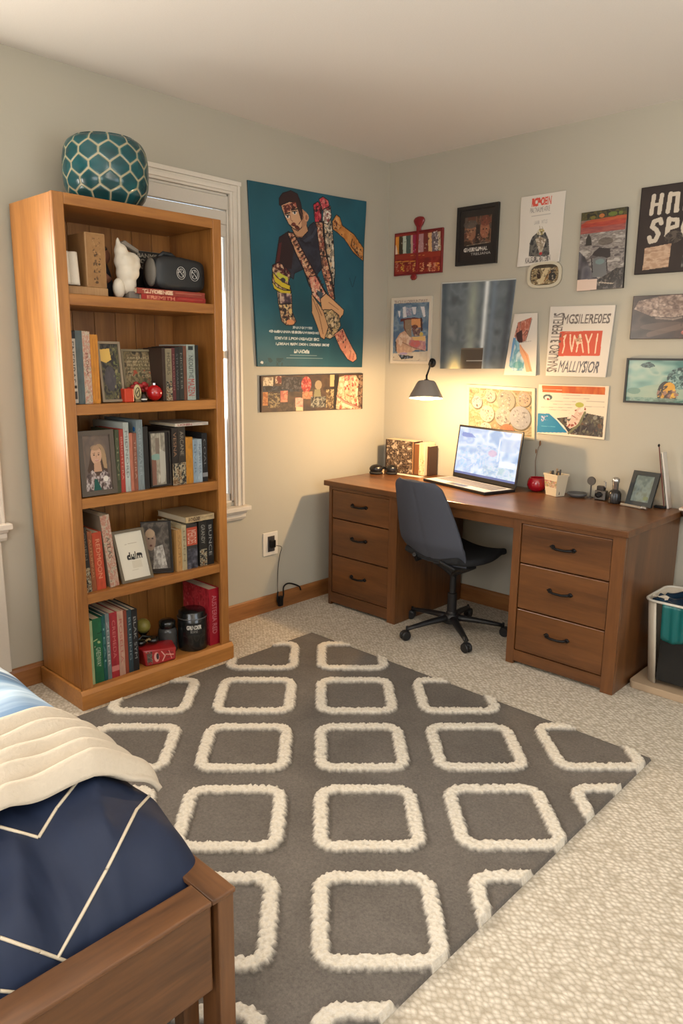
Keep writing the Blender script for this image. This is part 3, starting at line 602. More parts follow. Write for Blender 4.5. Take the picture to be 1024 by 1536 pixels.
    T('ENKINKTTEE', 328, 935, 440, 952); T('CNUSANKOVIS SCRAIWEECHC', 195, 958, 478, 982); T('IDEVIE LPONIGACE SC', 225, 998, 480, 1022); T('1,DEAH REM DON DERRE BO?', 232, 1034, 540, 1058); T('UNAOdis', 338, 1078, 424, 1100)
    a.line(F([(315, 1112), (470, 1114)]), .004, TC, .6); a.line(F([(295, 1130), (505, 1132)]), .004, TC, .6); a.ell(*f(158, 1160), .012, .008, TC)
    a.line(F([(675, 650), (690, 700)]), .006, (22, 56, 70), .8); a.line(F([(715, 640), (695, 700)]), .006, (22, 56, 70), .8); a.marks(a.pm(F([(140, 1130), (280, 1130), (280, 1180), (140, 1180)])), [(16, 56, 64), (22, 60, 66)], 20, .014, .7)
    return a
fn = lambda u, v: .004*np.sin(u*7+v*2)*(.3+v)+.003*np.sin(v*9+1)+.010*np.exp(-((u-1)**2+(v)**2)*60)
print_mesh('wall_poster', teal_poster(), [(.010, -1.163, 2.404), (.010, -.242, 2.436), (.010, -.242, 1.442), (.010, -1.112, 1.446)], PAPER, thick=.006, fn=fn, edge=.6,
    label='large teal poster of a tattooed man hung on the wall beside the window', cat='poster')
def strip_art():
    a = Art(330, 90, (62, 48, 42), 5); a.noise(8, [(50, 40, 38), (84, 64, 50), (58, 46, 46)], con=2, cy=3); f, F = mapper((65, 78), (978, 62), (978, 385), (68, 412))
    def blob(x0, y0, x1, y1, pal, n=24, cells=30):
        m = a.pm(F([(x0, y0), (x1, y0), (x1, y1), (x0, y1)])); a.noise(cells, pal, mask=m, con=2.6, cy=10); a.marks(m, pal, n, .012)
    blob(80, 90, 160, 175, [(206, 190, 160), (140, 120, 100)]); blob(178, 82, 228, 150, [(200, 180, 150), (110, 50, 44)]); blob(78, 170, 380, 225, [(30, 32, 42), (58, 62, 74), (26, 26, 30)], 60)
    blob(230, 90, 400, 200, [(54, 50, 54), (34, 32, 38), (84, 80, 84)], 60); blob(78, 225, 118, 350, [(190, 130, 80), (150, 90, 54)]); blob(118, 240, 215, 370, [(90, 78, 64), (160, 140, 100), (60, 46, 40)], 50)
    blob(220, 215, 280, 320, [(206, 140, 112), (170, 96, 80)]); blob(215, 320, 350, 400, [(56, 46, 42), (80, 66, 56)], 40); blob(345, 280, 412, 370, [(196, 110, 100), (214, 160, 140)]); a.poly(F([(352, 365), (412, 365), (412, 402), (352, 402)]), (214, 184, 144))
    a.ell(*f(440, 160), .048, .22, (176, 60, 56)); m = a.em(*f(440, 160), .048, .22); a.marks(m, [(200, 90, 80), (140, 40, 42), (216, 140, 120)], 50, .014); blob(405, 225, 495, 290, [(190, 130, 96), (150, 96, 70)])
    a.ell(*f(548, 165), .034, .13, (150, 130, 104)); a.poly(F([(515, 205), (565, 205), (575, 285), (505, 285)]), (128, 122, 92)); blob(480, 270, 640, 370, [(70, 70, 66), (150, 146, 130), (50, 46, 44)], 80); blob(620, 205, 720, 380, [(96, 76, 54), (170, 150, 110), (60, 44, 36)], 70)
    a.poly(F([(655, 72), (698, 72), (698, 180), (655, 180)]), (190, 164, 116)); a.poly(F([(696, 72), (738, 72), (712, 380), (690, 380)]), (36, 30, 28))
    m = a.pm(F([(745, 95), (800, 80), (905, 80), (935, 120), (925, 270), (960, 385), (715, 385), (728, 200)])); a.noise(16, [(214, 180, 144), (196, 150, 116), (226, 200, 166)], mask=m, con=2, cy=6); a.marks(m, [(150, 60, 54), (170, 100, 76), (226, 204, 170)], 120, .010)
    blob(790, 82, 885, 130, [(190, 90, 84), (214, 160, 130)], 40); a.line(F([(725, 268), (810, 330), (940, 378)]), .016, (190, 130, 110)); a.line(F([(725, 262), (815, 318), (945, 368)]), .004, (60, 36, 32))
    blob(935, 80, 975, 380, [(100, 76, 62), (150, 120, 96), (54, 40, 38)], 50)
    return a
t = print_mesh('canvas_print', strip_art(), [(.016, -1.089, 1.394), (.016, -.238, 1.404), (.016, -.238, 1.178), (.016, -1.089, 1.192)], PAPER, thick=.015, edge=.35, label='long narrow collage canvas on the wall below the teal poster', cat='picture')
# red plaque ------------------------------------------------------
def red_art():
    a = Art(120, 84, (124, 34, 26), 8); a.noise(6, [(110, 28, 22), (140, 44, 30), (104, 30, 24)], con=2)
    f, F = mapper((45, 345), (872, 245), (830, 1010), (30, 1075))
    cols = [(50, 120, (206, 134, 50)), (120, 190, (60, 50, 34)), (190, 250, (176, 184, 168)), (250, 330, (70, 82, 74)), (330, 365, (180, 150, 130)), (365, 430, (150, 40, 70)), (430, 470, (206, 190, 170)), (470, 550, (170, 128, 128)), (550, 630, (110, 44, 38)), (630, 690, (206, 160, 110)), (690, 790, (110, 96, 100)), (790, 835, (180, 160, 130))]
    for x0, x1, c in cols: a.poly(F([(x0, 400-(x0-50)*.12), (x1, 400-(x1-50)*.12), (x1, 700-(x1-50)*.08), (x0, 700-(x0-50)*.08)]), c)
    a.poly(F([(50, 540), (70, 540), (100, 690), (55, 700)]), (206, 180, 160)); m = a.pm(F([(50, 400), (835, 300), (830, 640), (40, 710)])); a.marks(m, [(60, 40, 34), (200, 190, 170), (120, 40, 36)], 60, .012, .6)
    a.marks(a.pm(F([(700, 300), (830, 290), (828, 640), (700, 640)])), [(220, 210, 200), (70, 60, 60)], 50, .02, .8)
    a.poly(F([(35, 715), (832, 650), (832, 730), (35, 800)]), (140, 48, 30)); a.poly(F([(45, 820), (440, 810), (440, 826), (45, 836)]), (190, 120, 50))
    a.line(F([(330, 720), (560, 715)]), .006, (200, 130, 70)); 
    for k, (x, c) in enumerate(((75, (180, 130, 110)), (180, (206, 160, 60)), (290, (190, 130, 90)), (400, (214, 160, 90)), (515, (226, 170, 120)), (640, (222, 170, 130)), (715, (206, 140, 110)), (780, (220, 150, 70)))):
        for j in range(5): a.marks(a.pm(F([(x-38, 850+j*32), (x+38, 845+j*32), (x+38, 868+j*32), (x-38, 872+j*32)])), [c, (150, 60, 36)], 7, .022, .9)
    a.line([(0, 0), (1, 0), (1, 1), (0, 1), (0, 0)], .05, (104, 20, 22)); return a
RED = mat('red_enamel', (130, 26, 28), .35, coat=.3)
t = thing('wall_plaque', (.25, -.006, 2.145), 'red wall plaque with a round knob on top, hung nearest the corner', 'plaque')
build('panel', MB().box(.067, .440, -.018, -.002, 2.014, 2.272), RED, t, bevel=.002, world=True)
print_mesh('panel_print', red_art(), yq(-.0185, .069, .438, 2.270, 2.016), PAPER, t, world=True)
m = MB().lathe([(.018, 0), (.022, .01), (.014, .03), (.020, .05), (.034, .075), (.042, .10), (.042, .115), (.032, .132), (.012, .140)], n=20, M=Matrix.Translation((.255, -.012, 2.262)) @ Matrix.Diagonal((1, 1, .66, 1)), sy=.28); build('knob', m, RED, t, smooth=True, world=True)
m = MB().lathe([(.012, 0), (.024, .01), (.026, .02), (.018, .034), (.014, .04)], n=20, M=Matrix.Translation((.225, -.012, 1.982)), sy=.3); build('knob', m, RED, t, smooth=True, world=True)
m = MB().box(.245, .262, -.026, -.018, 2.03, 2.30); build('strap', m, RED, t, world=True, bevel=.002)
# black framed faces ----------------------------------------------
def faces():
    a = Art(110, 150, (40, 34, 32), 12); m = a.pm([(.13, .14), (.90, .14), (.90, .68), (.13, .68)]); a.noise(5, [(60, 44, 34), (120, 84, 62), (76, 66, 60), (90, 56, 44)], mask=m, con=2.6)
    a.ell(.34, .42, .15, .17, (150, 104, 78), .8); a.ell(.72, .40, .13, .18, (160, 100, 74), .8); a.ell(.30, .28, .2, .08, (80, 76, 70), .8); a.ell(.74, .24, .16, .1, (110, 60, 48), .8)
    a.rect(.46, .3, .58, .66, (40, 32, 30), .8); a.marks(m, [(60, 44, 36), (170, 130, 100), (196, 160, 130), (50, 40, 36)], 90, .022, .55)
    for x in (.28, .38, .68, .77): a.ell(x, .40, .02, .012, (36, 26, 24))
    a.line([(.2, .69), (.85, .665)], .012, (150, 140, 120), .9); a.text('GIHERYUPHAL', .14, .74, .82, .81, (206, 200, 190), bold=.3); a.text('TRELIANA', .34, .84, .92, .89, (190, 184, 176)); return a
framed('picture_frame', yq(-.024, .543, .822, 2.367, 2.040), faces(), (36, 32, 30), .022, .02, 'black framed picture of two faces hung on the wall right of the red plaque', 'picture', GLOSSY)
# white robe poster -----------------------------------------------
def robe():
    a = Art(130, 180, (214, 206, 194), 14); f, F = mapper((575, 30), (955, -5), (905, 595), (528, 640))
    def T(s, x0, y0, x1, y1, c, b=0): p, q = f(x0, y0), f(x1, y1); a.text(s, p[0], p[1], q[0], q[1], c, .9, bold=b)
    T('RCP·OEIN', 672, 50, 832, 98, (206, 66, 50), .8); T('PIALTNALME ATKE', 655, 130, 820, 155, (110, 104, 100)); a.line(F([(665, 200), (825, 182)]), .016, (150, 144, 138), .6); T('LARR   VITLS', 685, 240, 795, 260, (150, 144, 140))
    m = a.pm(F([(632, 545), (640, 430), (665, 375), (700, 345), (740, 325), (780, 340), (805, 400), (815, 535), (720, 548)])); a.put(m, (70, 68, 66)); a.noise(12, [(60, 58, 58), (110, 106, 98), (50, 50, 52)], mask=m, con=2.4, cy=14)
    m2 = a.pm(F([(690, 395), (730, 370), (785, 400), (760, 480), (735, 545), (715, 480)])); a.noise(12, [(190, 178, 158), (150, 136, 116), (206, 196, 180)], mask=m2, con=2, cy=10); a.marks(m2, [(120, 100, 80), (220, 210, 196)], 30, .03, .6)
    a.ell(*f(738, 335), .09, .045, (160, 144, 80)); a.marks(a.em(*f(738, 335), .09, .045), [(196, 180, 110), (110, 96, 60), (200, 190, 170)], 26, .03); a.ell(*f(738, 522), .035, .022, (170, 50, 50))
    a.line(F([(730, 280), (734, 310)]), .01, (150, 140, 110)); a.line(F([(750, 290), (760, 310)]), .01, (150, 140, 110)); T('KALEURU RATERN', 605, 560, 820, 582, (80, 74, 72), .2); a.line(F([(640, 600), (800, 580)]), .012, (120, 114, 110), .7); return a
fn2 = lambda u, v: .003*np.sin(u*5+1)*v+.002*np.sin(v*8)+.012*np.exp(-((u-1)**2+(v-1)**2)*50)+.006*np.exp(-((u)**2+(v-1)**2)*40)
print_mesh('paper_poster', robe(), [(.953, -.005, 2.374), (1.218, -.005, 2.374), (1.209, -.005, 2.018), (.957, -.005, 2.006)], PAPER, thick=.001, fn=fn2, label='white paper poster with red heading above a dark robed figure', cat='poster')
# small rounded sticker plaque ------------------------------------
def oval_plaque():
    t = thing('oval_plaque', (1.125, -.006, 1.955), 'small rounded plaque with a cream rim, below the white robe poster', 'plaque')
    def sq(rx, rz, n=40): return [(1.125+rx*math.copysign(abs(math.cos(q))**.62, math.cos(q)), 1.955+rz*math.copysign(abs(math.sin(q))**.62, math.sin(q))) for q in [2*PI*k/n for k in range(n)]]
    o, i = sq(.102, .068), sq(.086, .054); m = MB(); n = 40; v = [(p[0], -.004, p[1]) for p in o]+[(p[0], -.013, p[1]) for p in o]+[(p[0], -.013, p[1]) for p in i]+[(p[0], -.004, p[1]) for p in i]; f = []
    for k in range(n):
        for L in range(3): f.append((L*n+k, L*n+(k+1) % n, (L+1)*n+(k+1) % n, (L+1)*n+k))
    m.add(v, f); build('rim', m, mat('cream_rim', (204, 194, 170), .4), t, world=True)
    build('backing', MB().prism(o, 'y', -.004, -.001), mat('frame_back', (70, 55, 40), .8), t, world=True)
    a = Art(90, 58, (110, 92, 66), 17); a.noise(7, [(70, 58, 44), (170, 150, 110), (96, 80, 58), (206, 190, 150)], con=2.6); a.line([(0.35, .95), (.6, .15)], .16, (200, 180, 140)); a.line([(.45, .95), (.75, .3)], .05, (140, 100, 60)); a.ell(.78, .62, .14, .24, (50, 48, 46)); a.ell(.78, .32, .06, .09, (46, 42, 42)); a.ell(.28, .5, .07, .2, (60, 44, 36)); a.marks(np.ones((58, 90), bool), [(60, 50, 40), (214, 200, 170), (150, 110, 70)], 90, .03, .6); a.rect(0, 0, 1, .13, (56, 48, 40), .8)
    print_mesh('picture', a, yq(-.0055, 1.125-.080, 1.125+.080, 1.955+.049, 1.955-.049), GLOSSY, t, world=True)
oval_plaque()
# rainbow lake photograph -----------------------------------------
def lake():
    a = Art(120, 190, (120, 112, 106), 19); f, F = mapper((145, 215), (860, 100), (800, 1365), (60, 1440))
    m = a.pm(F([(145, 215), (860, 100), (850, 240), (140, 340)])); a.noise(9, [(40, 38, 28), (90, 80, 40), (60, 60, 40), (50, 44, 40)], mask=m, con=2.6, cy=16); a.ell(*f(470, 245), .06, .025, (176, 104, 50)); a.ell(*f(330, 280), .06, .022, (110, 100, 44)); a.ell(*f(640, 210), .10, .025, (96, 110, 44)); a.ell(*f(760, 190), .05, .02, (100, 110, 50))
    a.poly(F([(240, 330), (855, 215), (850, 300), (140, 400)]), (176, 80, 44)); a.poly(F([(140, 390), (840, 280), (835, 370), (135, 470)]), (158, 48, 42)); a.poly(F([(135, 450), (835, 355), (830, 450), (125, 550)]), (140, 76, 80)); a.noise(6, [(120, 40, 30), (190, 100, 60)], mask=a.pm(F([(140, 350), (850, 220), (830, 450), (125, 550)])), al=.35, cy=60, con=2)
    m = a.pm(F([(120, 550), (830, 450), (800, 1365), (60, 1440)])); a.noise(5, [(84, 76, 74), (150, 142, 136), (112, 104, 98), (176, 168, 160)], mask=m, con=2.4, cy=30)
    a.ell(*f(530, 640), .16, .05, (92, 82, 74), .8); a.poly(F([(215, 620), (260, 530), (300, 600), (310, 710), (210, 720)]), (50, 44, 40)); a.noise(4, [(78, 76, 84), (104, 100, 104), (60, 56, 60)], mask=a.pm(F([(90, 800), (200, 900), (300, 1100), (420, 1240), (70, 1260)])), con=2)
    a.poly(F([(310, 860), (360, 800), (430, 740), (600, 750), (610, 880), (540, 905), (500, 880), (380, 880)]), (48, 40, 40)); a.poly(F([(330, 920), (420, 885), (530, 900), (550, 1100), (540, 1200), (320, 1210)]), (104, 104, 104)); a.ell(*f(440, 960), .10, .035, (110, 128, 126)); a.line(F([(305, 920), (320, 1130)]), .025, (42, 36, 38)); a.line(F([(545, 930), (555, 1100)]), .025, (50, 42, 42))
    m = a.pm(F([(560, 1150), (700, 1050), (810, 1040), (800, 1365), (380, 1400), (400, 1250)])); a.noise(12, [(34, 28, 26), (66, 58, 52), (30, 26, 26), (90, 84, 80)], mask=m, con=2.4, cy=14); a.line(F([(430, 1290), (660, 1300)]), .022, (176, 160, 140)); a.marks(m, [(140, 130, 120), (30, 24, 24)], 40, .02, .7)
    a.poly(F([(70, 1262), (400, 1232), (385, 1405), (55, 1445)]), (216, 190, 172)); a.line([(0, 0), (1, 0), (1, 1)], .014, (40, 34, 32)); return a
print_mesh('canvas_print', lake(), [(1.321, -.018, 2.248), (1.562, -.018, 2.250), (1.572, -.018, 1.862), (1.325, -.018, 1.858)], GLOSSY, thick=.017, edge=.3, label='tall photo print of grey lake shore under a red and orange sky', cat='picture')
# black poster with big letters -----------------------------------
def letters():
    a = Art(210, 200, (48, 38, 34), 21); a.noise(4, [(42, 33, 30), (56, 44, 38)], al=.8); CR_ = (196, 184, 166)
    def st(pts, w): a.line(pts, w, CR_)
    for x in (.135, .215): st([(x, .11), (x-.012, .31)], .042)
    st([(.13, .21), (.21, .21)], .035); st([(.30, .11), (.288, .31)], .044); st([(.30, .12), (.37, .12), (.378, .31)], .04); st([(.375, .12), (.365, .31)], .04)
    st([(.55, .12), (.47, .12), (.455, .30), (.54, .31)], .045); st([(.64, .11), (.63, .31)], .045); st([(.64, .12), (.74, .12)], .04)
    st([(.235, .43), (.22, .385), (.16, .40), (.145, .46), (.19, .50), (.215, .55), (.19, .62), (.14, .63), (.125, .58)], .046)
    st([(.31, .39), (.30, .58)], .046); st([(.31, .40), (.39, .41), (.395, .48), (.31, .50)], .042); st([(.56, .40), (.48, .40), (.455, .50), (.47, .585), (.55, .59)], .048); st([(.66, .40), (.65, .60)], .05)
    a.ell(.37, .60, .09, .07, (76, 66, 58), .9); a.marks(a.em(.37, .60, .09, .07), [(90, 80, 70), (50, 42, 38)], 20, .03)
    m = a.pm([(.09, .70), (.355, .67), (.345, .935), (.085, .955)]); a.put(m, (180, 150, 126)); a.noise(14, [(170, 138, 112), (196, 168, 142), (150, 118, 94)], mask=m, al=.8, con=2.4, cy=30)
    a.noise(7, [(40, 34, 32), (70, 72, 72), (46, 42, 40), (140, 140, 130)], mask=a.pm([(.48, .66), (1, .6), (1, .95), (.47, .95)]), con=2.4); a.line([(0, 0), (1, 0), (1, 1), (0, 1), (0, 0)], .02, (36, 28, 26)); return a
print_mesh('wall_poster', letters(), yq(-.016, 1.624, 2.10, 2.328, 1.922), PAPER, thick=.015, edge=.5, label='black poster board with large cream capitals HNC and SPC', cat='poster')
def rocks():
    a = Art(220, 110, (70, 58, 54), 23); a.noise(4, [(44, 36, 34), (72, 58, 54), (54, 44, 44)], con=2, cy=3); m = a.pm([(.06, .12), (.3, .02), (1, 0), (1, .42), (.6, .44), (.42, .52), (.2, .48), (.02, .3)]); a.noise(12, [(118, 96, 84), (160, 138, 124), (90, 74, 66), (186, 164, 148)], mask=m, con=2.4, cy=9); a.noise(30, [(90, 70, 62), (180, 160, 146)], mask=m, al=.45, con=3, cy=16)
    a.ell(.4, .72, .3, .10, (92, 76, 68), .7); a.line([(.25, .52), (.42, .56), (.5, .52)], .02, (140, 124, 112), .8); a.line([(.2, .9), (.5, .72)], .06, (120, 98, 84), .5)
    for x, y, r in ((.62, .72, .05), (.69, .68, .05), (.66, .82, .055), (.78, .55, .04), (.86, .6, .05), (.55, .86, .04)): a.ell(x, y, r, r*1.3, (170, 92, 80), .85); a.ell(x-.01, y-.02, r*.5, r*.6, (200, 124, 104), .7)
    a.marks(a.pm([(.5, .55), (1, .5), (1, 1), (.5, 1)]), [(90, 60, 54), (150, 80, 70), (60, 44, 42)], 60, .02, .6); return a
print_mesh('canvas_print', rocks(), yq(-.018, 1.632, 2.12, 1.818, 1.608), GLOSSY, thick=.017, edge=.3, label='wide dark canvas of pale rock over a dim pool with red blooms', cat='picture')
def lagoon():
    a = Art(220, 110, (110, 150, 140), 25); a.noise(3, [(70, 116, 110), (120, 156, 144), (158, 176, 158), (90, 132, 124)], con=1.8, cy=3); a.poly([(0, 1), (0, .8), (.2, .62), (.5, .5), (.7, .6), (1, .55), (1, 1)], (150, 164, 140), .7); a.ell(.2, .12, .07, .06, (40, 66, 66), .9); a.marks(a.em(.2, .12, .08, .08), [(30, 50, 50), (80, 110, 104)], 16, .02)
    m = a.em(.55, .42, .14, .26); a.noise(16, [(60, 92, 90), (120, 150, 140), (44, 66, 66)], mask=m, con=2.6, cy=12); a.marks(m, [(40, 60, 60), (150, 176, 166)], 60, .016); a.noise(20, [(50, 80, 76), (110, 140, 130)], mask=a.pm([(.68, .4), (1, .3), (1, .6), (.72, .62)]), con=2.6, cy=10)
    a.ell(.40, .78, .075, .28, (50, 44, 34)); a.ell(.44, .66, .06, .14, (206, 150, 40)); a.line([(.41, .6), (.38, .9)], .03, (196, 140, 40)); a.ell(.47, .86, .05, .16, (90, 66, 56)); a.marks(a.em(.43, .8, .11, .2), [(40, 34, 28), (220, 170, 60), (150, 110, 90)], 34, .02)
    a.noise(14, [(60, 100, 90), (130, 156, 140), (90, 110, 96)], mask=a.Y > .9, al=.8, con=2.5); a.ell(.08, .75, .07, .08, (90, 126, 110), .8); return a
framed('picture_frame', yq(-.022, 1.628, 2.13, 1.514, 1.290), lagoon(), (30, 30, 28), .010, .02, 'wide black framed picture of a pale teal lagoon with a yellow figure', 'picture', GLOSSY)
# illustrated picture ---------------------------------------------
def illus():
    a = Art(110, 150, (120, 140, 156), 27); f, F = mapper((150, 190), (845, 150), (835, 1395), (145, 1375)); a.rect(0, 0, 1, .05, (206, 196, 180)); a.text('THCLE HLDEREUNTWAY:', .01, .0, .95, .05, (110, 90, 84))
    m = a.Y > .05; a.noise(4, [(84, 110, 140), (120, 140, 156), (104, 124, 140), (80, 104, 130)], mask=m, con=2.4, cy=8)
    for pts in ([(230, 385), (280, 385), (275, 520), (255, 510)], [(325, 310), (380, 305), (410, 510), (340, 520)], [(500, 310), (590, 305), (580, 460), (540, 460)], [(670, 300), (745, 300), (770, 500), (730, 510)]): a.poly(F(pts), (206, 204, 206))
    a.noise(24, [(140, 120, 140), (190, 190, 200), (110, 120, 150)], mask=a.pm(F([(380, 320), (500, 320), (500, 480), (400, 480)])), al=.8, con=2.6)
    a.poly(F([(285, 545), (560, 515), (700, 540), (700, 580), (285, 600)]), (96, 50, 48)); a.poly(F([(350, 580), (420, 560), (500, 560), (510, 900), (420, 880), (350, 700)]), (140, 120, 100)); a.line(F([(360, 580), (365, 720), (420, 870)]), .03, (110, 60, 48)); a.poly(F([(500, 545), (680, 545), (690, 720), (560, 720), (500, 660)]), (206, 146, 96)); a.line(F([(690, 540), (705, 770)]), .05, (70, 46, 42)); a.ell(*f(570, 700), .09, .03, (100, 60, 50))
    a.poly(F([(510, 740), (680, 730), (680, 880), (560, 890)]), (110, 84, 84)); a.marks(a.pm(F([(510, 740), (680, 730), (680, 880), (560, 890)])), [(60, 40, 44), (176, 150, 130)], 26, .02); a.ell(*f(700, 850), .05, .035, (190, 170, 90))
    m = a.pm(F([(200, 960), (280, 830), (380, 780), (470, 900), (520, 910), (780, 880), (790, 1180), (600, 1160), (480, 1230), (240, 1220), (190, 1120)])); a.noise(8, [(206, 172, 142), (190, 150, 124), (216, 190, 166)], mask=m, con=2.2, cy=9); a.poly(F([(520, 900), (780, 900), (770, 980), (560, 970)]), (214, 176, 116)); a.noise(10, [(196, 100, 100), (170, 120, 130), (200, 150, 140)], mask=a.pm(F([(470, 960), (780, 990), (785, 1170), (640, 1150), (460, 1060)])), al=.9, con=2.4)
    a.line(F([(330, 1010), (560, 1120), (760, 1180)]), .012, (110, 76, 60)); a.line(F([(200, 1000), (210, 1180)]), .03, (60, 56, 56)); m = a.pm(F([(150, 1230), (840, 1190), (835, 1395), (145, 1375)])); a.noise(9, [(206, 196, 176), (190, 176, 156)], mask=m, con=2); m = a.pm(F([(250, 1250), (400, 1270), (560, 1290), (540, 1330), (320, 1350)])); a.put(m, (50, 58, 66)); a.marks(m, [(120, 130, 150), (40, 46, 50)], 20, .03); a.ell(*f(360, 1235), .12, .02, (170, 150, 180)); a.marks(np.ones((150, 110), bool) & (a.Y > .3), [(90, 70, 60), (220, 200, 180), (150, 110, 90)], 60, .012, .5); return a
framed('picture_frame', yq(-.018, .055, .375, 1.880, 1.468), illus(), (212, 202, 184), .017, .016, 'white framed illustration on a blue ground hung above the lamp arm near the corner', 'picture', PAPER)
# grey-blue abstract poster ----------------------------------------
def grey():
    a = Art(190, 190, (106, 116, 122), 29); a.noise(4, [(84, 92, 98), (112, 122, 128), (96, 106, 112), (128, 136, 138)], con=1.8); 
    def band(x0, x1, col, k): w = np.exp(-((a.X-(x0+x1)/2)/(x1-x0)*2)**2*1.2); n = vnoise(a.h, a.w, 8, 5, 3, k); a.a = a.a*(1-(w*(.35+.6*n))[..., None])+np.array(col, float)*(w*(.35+.6*n))[..., None]
    band(.38, .54, (168, 176, 160), 3); band(.60, .68, (226, 236, 238), 4); band(.615, .66, (236, 240, 240), 9); band(.70, .78, (120, 136, 152), 5); band(0, .1, (70, 80, 88), 6); band(.9, 1, (70, 76, 84), 7)
    a.rect(.33, .76, .66, 1, (88, 78, 68)); a.rect(.33, .76, .66, .775, (110, 100, 88)); a.rect(.42, .90, .66, .915, (190, 186, 176), .9); w = np.minimum(1, 1.3*np.exp(-(((a.X-.24)/.10)**2+((a.Y-1.0)/.14)**2))); a.a = a.a*(1-w[..., None])+np.array((255, 240, 180.))*w[..., None]; a.rect(0, 0, 1, .012, (190, 192, 186)); a.rect(0, 0, .012, 1, (170, 172, 168)); return a
print_mesh('wall_poster', grey(), [(.436, -.006, 1.954), (.950, -.006, 1.948), (.912, -.006, 1.448), (.444, -.006, 1.440)], GLOSSY, thick=.004, edge=.8, label='large square grey-blue poster with vertical light streaks', cat='poster')
def water():
    a = Art(110, 170, (212, 204, 192), 31); f, F = mapper((700, 590), (838, 633), (830, 968), (648, 965))
    m = a.pm(F([(725, 650), (805, 645), (790, 700), (770, 770), (735, 775), (705, 730)])); a.noise(9, [(170, 96, 76), (206, 150, 130), (120, 76, 66), (190, 120, 100)], mask=m, con=2.4); a.poly(F([(715, 715), (750, 700), (752, 775), (725, 772)]), (70, 44, 42)); a.line(F([(805, 655), (770, 770)]), .02, (110, 96, 90))
    m = a.pm(F([(700, 735), (735, 775), (740, 830), (765, 880), (758, 940), (700, 940), (678, 910), (690, 820)])); a.noise(5, [(120, 166, 190), (150, 190, 206), (96, 150, 170), (190, 206, 210)], mask=m, con=2.2); a.ell(*f(728, 905), .16, .06, (70, 140, 140), .6); a.poly(F([(700, 740), (715, 740), (690, 880), (680, 880)]), (104, 150, 190))
    a.poly(F([(735, 780), (755, 810), (785, 850), (810, 945), (775, 945), (760, 880), (738, 830)]), (216, 160, 120)); a.line(F([(742, 790), (775, 855), (800, 940)]), .02, (196, 120, 80), .8); a.line(F([(745, 775), (800, 775)]), .012, (130, 124, 120), .7); return a
print_mesh('paper_poster', water(), [(.955, -.010, 1.753), (1.100, -.010, 1.755), (1.117, -.010, 1.412), (.908, -.010, 1.412)], PAPER, thick=.001, fn=lambda u, v: .003*np.sin(u*4+v*3)+.004*v*u, label='white watercolour sheet of a blue and orange figure overlapping the grey-blue poster', cat='poster')
def words():
    a = Art(200, 200, (212, 204, 192), 33); f, F = mapper((130, 95), (975, 70), (885, 1000), (62, 975)); INK = (96, 88, 84)
    def T(s, x0, y0, x1, y1, c, b=0, rot=0, sk=0): p, q = f(x0, y0), f(x1, y1); a.text(s, p[0], p[1], q[0], q[1], c, .92, bold=b, rot=rot, skew=sk)
    T('MGSILERE0ES', 305, 195, 905, 300, INK, .6, sk=.01); q = [f(*p) for p in ((262, 408), (826, 394), (802, 718), (232, 722))]; a.poly(q, (196, 86, 66)); C2 = (226, 196, 168)
    for pts in ([(345, 455), (318, 520), (325, 590), (300, 680)], [(345, 455), (318, 475)], [(405, 450), (405, 560), (425, 660), (445, 560), (460, 460)], [(460, 460), (500, 570), (530, 460)], [(530, 450), (490, 665)], [(500, 560), (560, 545)], [(540, 450), (580, 670)], [(610, 450), (645, 560), (690, 440)], [(645, 560), (655, 680)], [(765, 440), (750, 560), (738, 680)]): a.line(F(pts), .022, C2)
    a.line(F([(330, 420), (560, 400)]), .006, (220, 170, 140), .7); a.marks(a.pm(F([(470, 460), (570, 460), (560, 540), (480, 560)])), [(150, 120, 90), (196, 150, 120)], 16, .02)
    T('MALLIYSIOR', 248, 785, 778, 940, (84, 84, 92), .8, sk=.03); T('SNAIURO 3 LPERELIS', 135, 180, 215, 925, INK, .5, rot=90, sk=.06); return a
print_mesh('paper_poster', words(), [(1.172, -.006, 1.786), (1.541, -.006, 1.780), (1.519, -.006, 1.414), (1.172, -.006, 1.414)], PAPER, thick=.003, fn=lambda u, v: .006*u*u, label='white lettered poster with a red block across its middle', cat='poster')
def stones():
    a = Art(210, 130, (206, 188, 150), 35); a.noise(8, [(206, 188, 150), (190, 160, 110), (214, 200, 170), (170, 160, 110), (206, 150, 110)], con=2.4, cy=6); a.marks(np.ones((130, 210), bool), [(150, 110, 70), (110, 104, 80), (222, 206, 180), (180, 130, 90)], 220, .015, .6)
    for cx, cy, r, c in ((.13, .32, .085, (196, 190, 190)), (.35, .16, .085, (196, 190, 170)), (.60, .24, .14, (180, 172, 150)), (.88, .18, .10, (214, 180, 150)), (.30, .56, .115, (214, 206, 180)), (.56, .60, .13, (190, 184, 170)), (.82, .60, .16, (186, 186, 190)), (.28, .92, .10, (220, 210, 190)), (.62, .95, .12, (190, 120, 80))):
        a.ell(cx+.012, cy+.02, r*1.04, r*1.04*210/130, (110, 96, 70)); a.ell(cx, cy, r, r*210/130, c); m = a.em(cx, cy, r*.82, r*.82*210/130); a.marks(m, [(104, 98, 96), (140, 134, 130), (220, 214, 206)] if c != (190, 120, 80) else [(170, 100, 64), (210, 140, 96)], int(r*380), .013, .8)
    a.a *= .74; return a
framed('picture_frame', [(.655, -.008, 1.352), (1.112, -.008, 1.342), (1.130, -.008, 1.050), (.665, -.008, 1.050)], stones(), (204, 190, 160), .018, .006, 'ivory bordered picture of grey and cream stones on the wall behind the laptop', 'picture', PAPER)
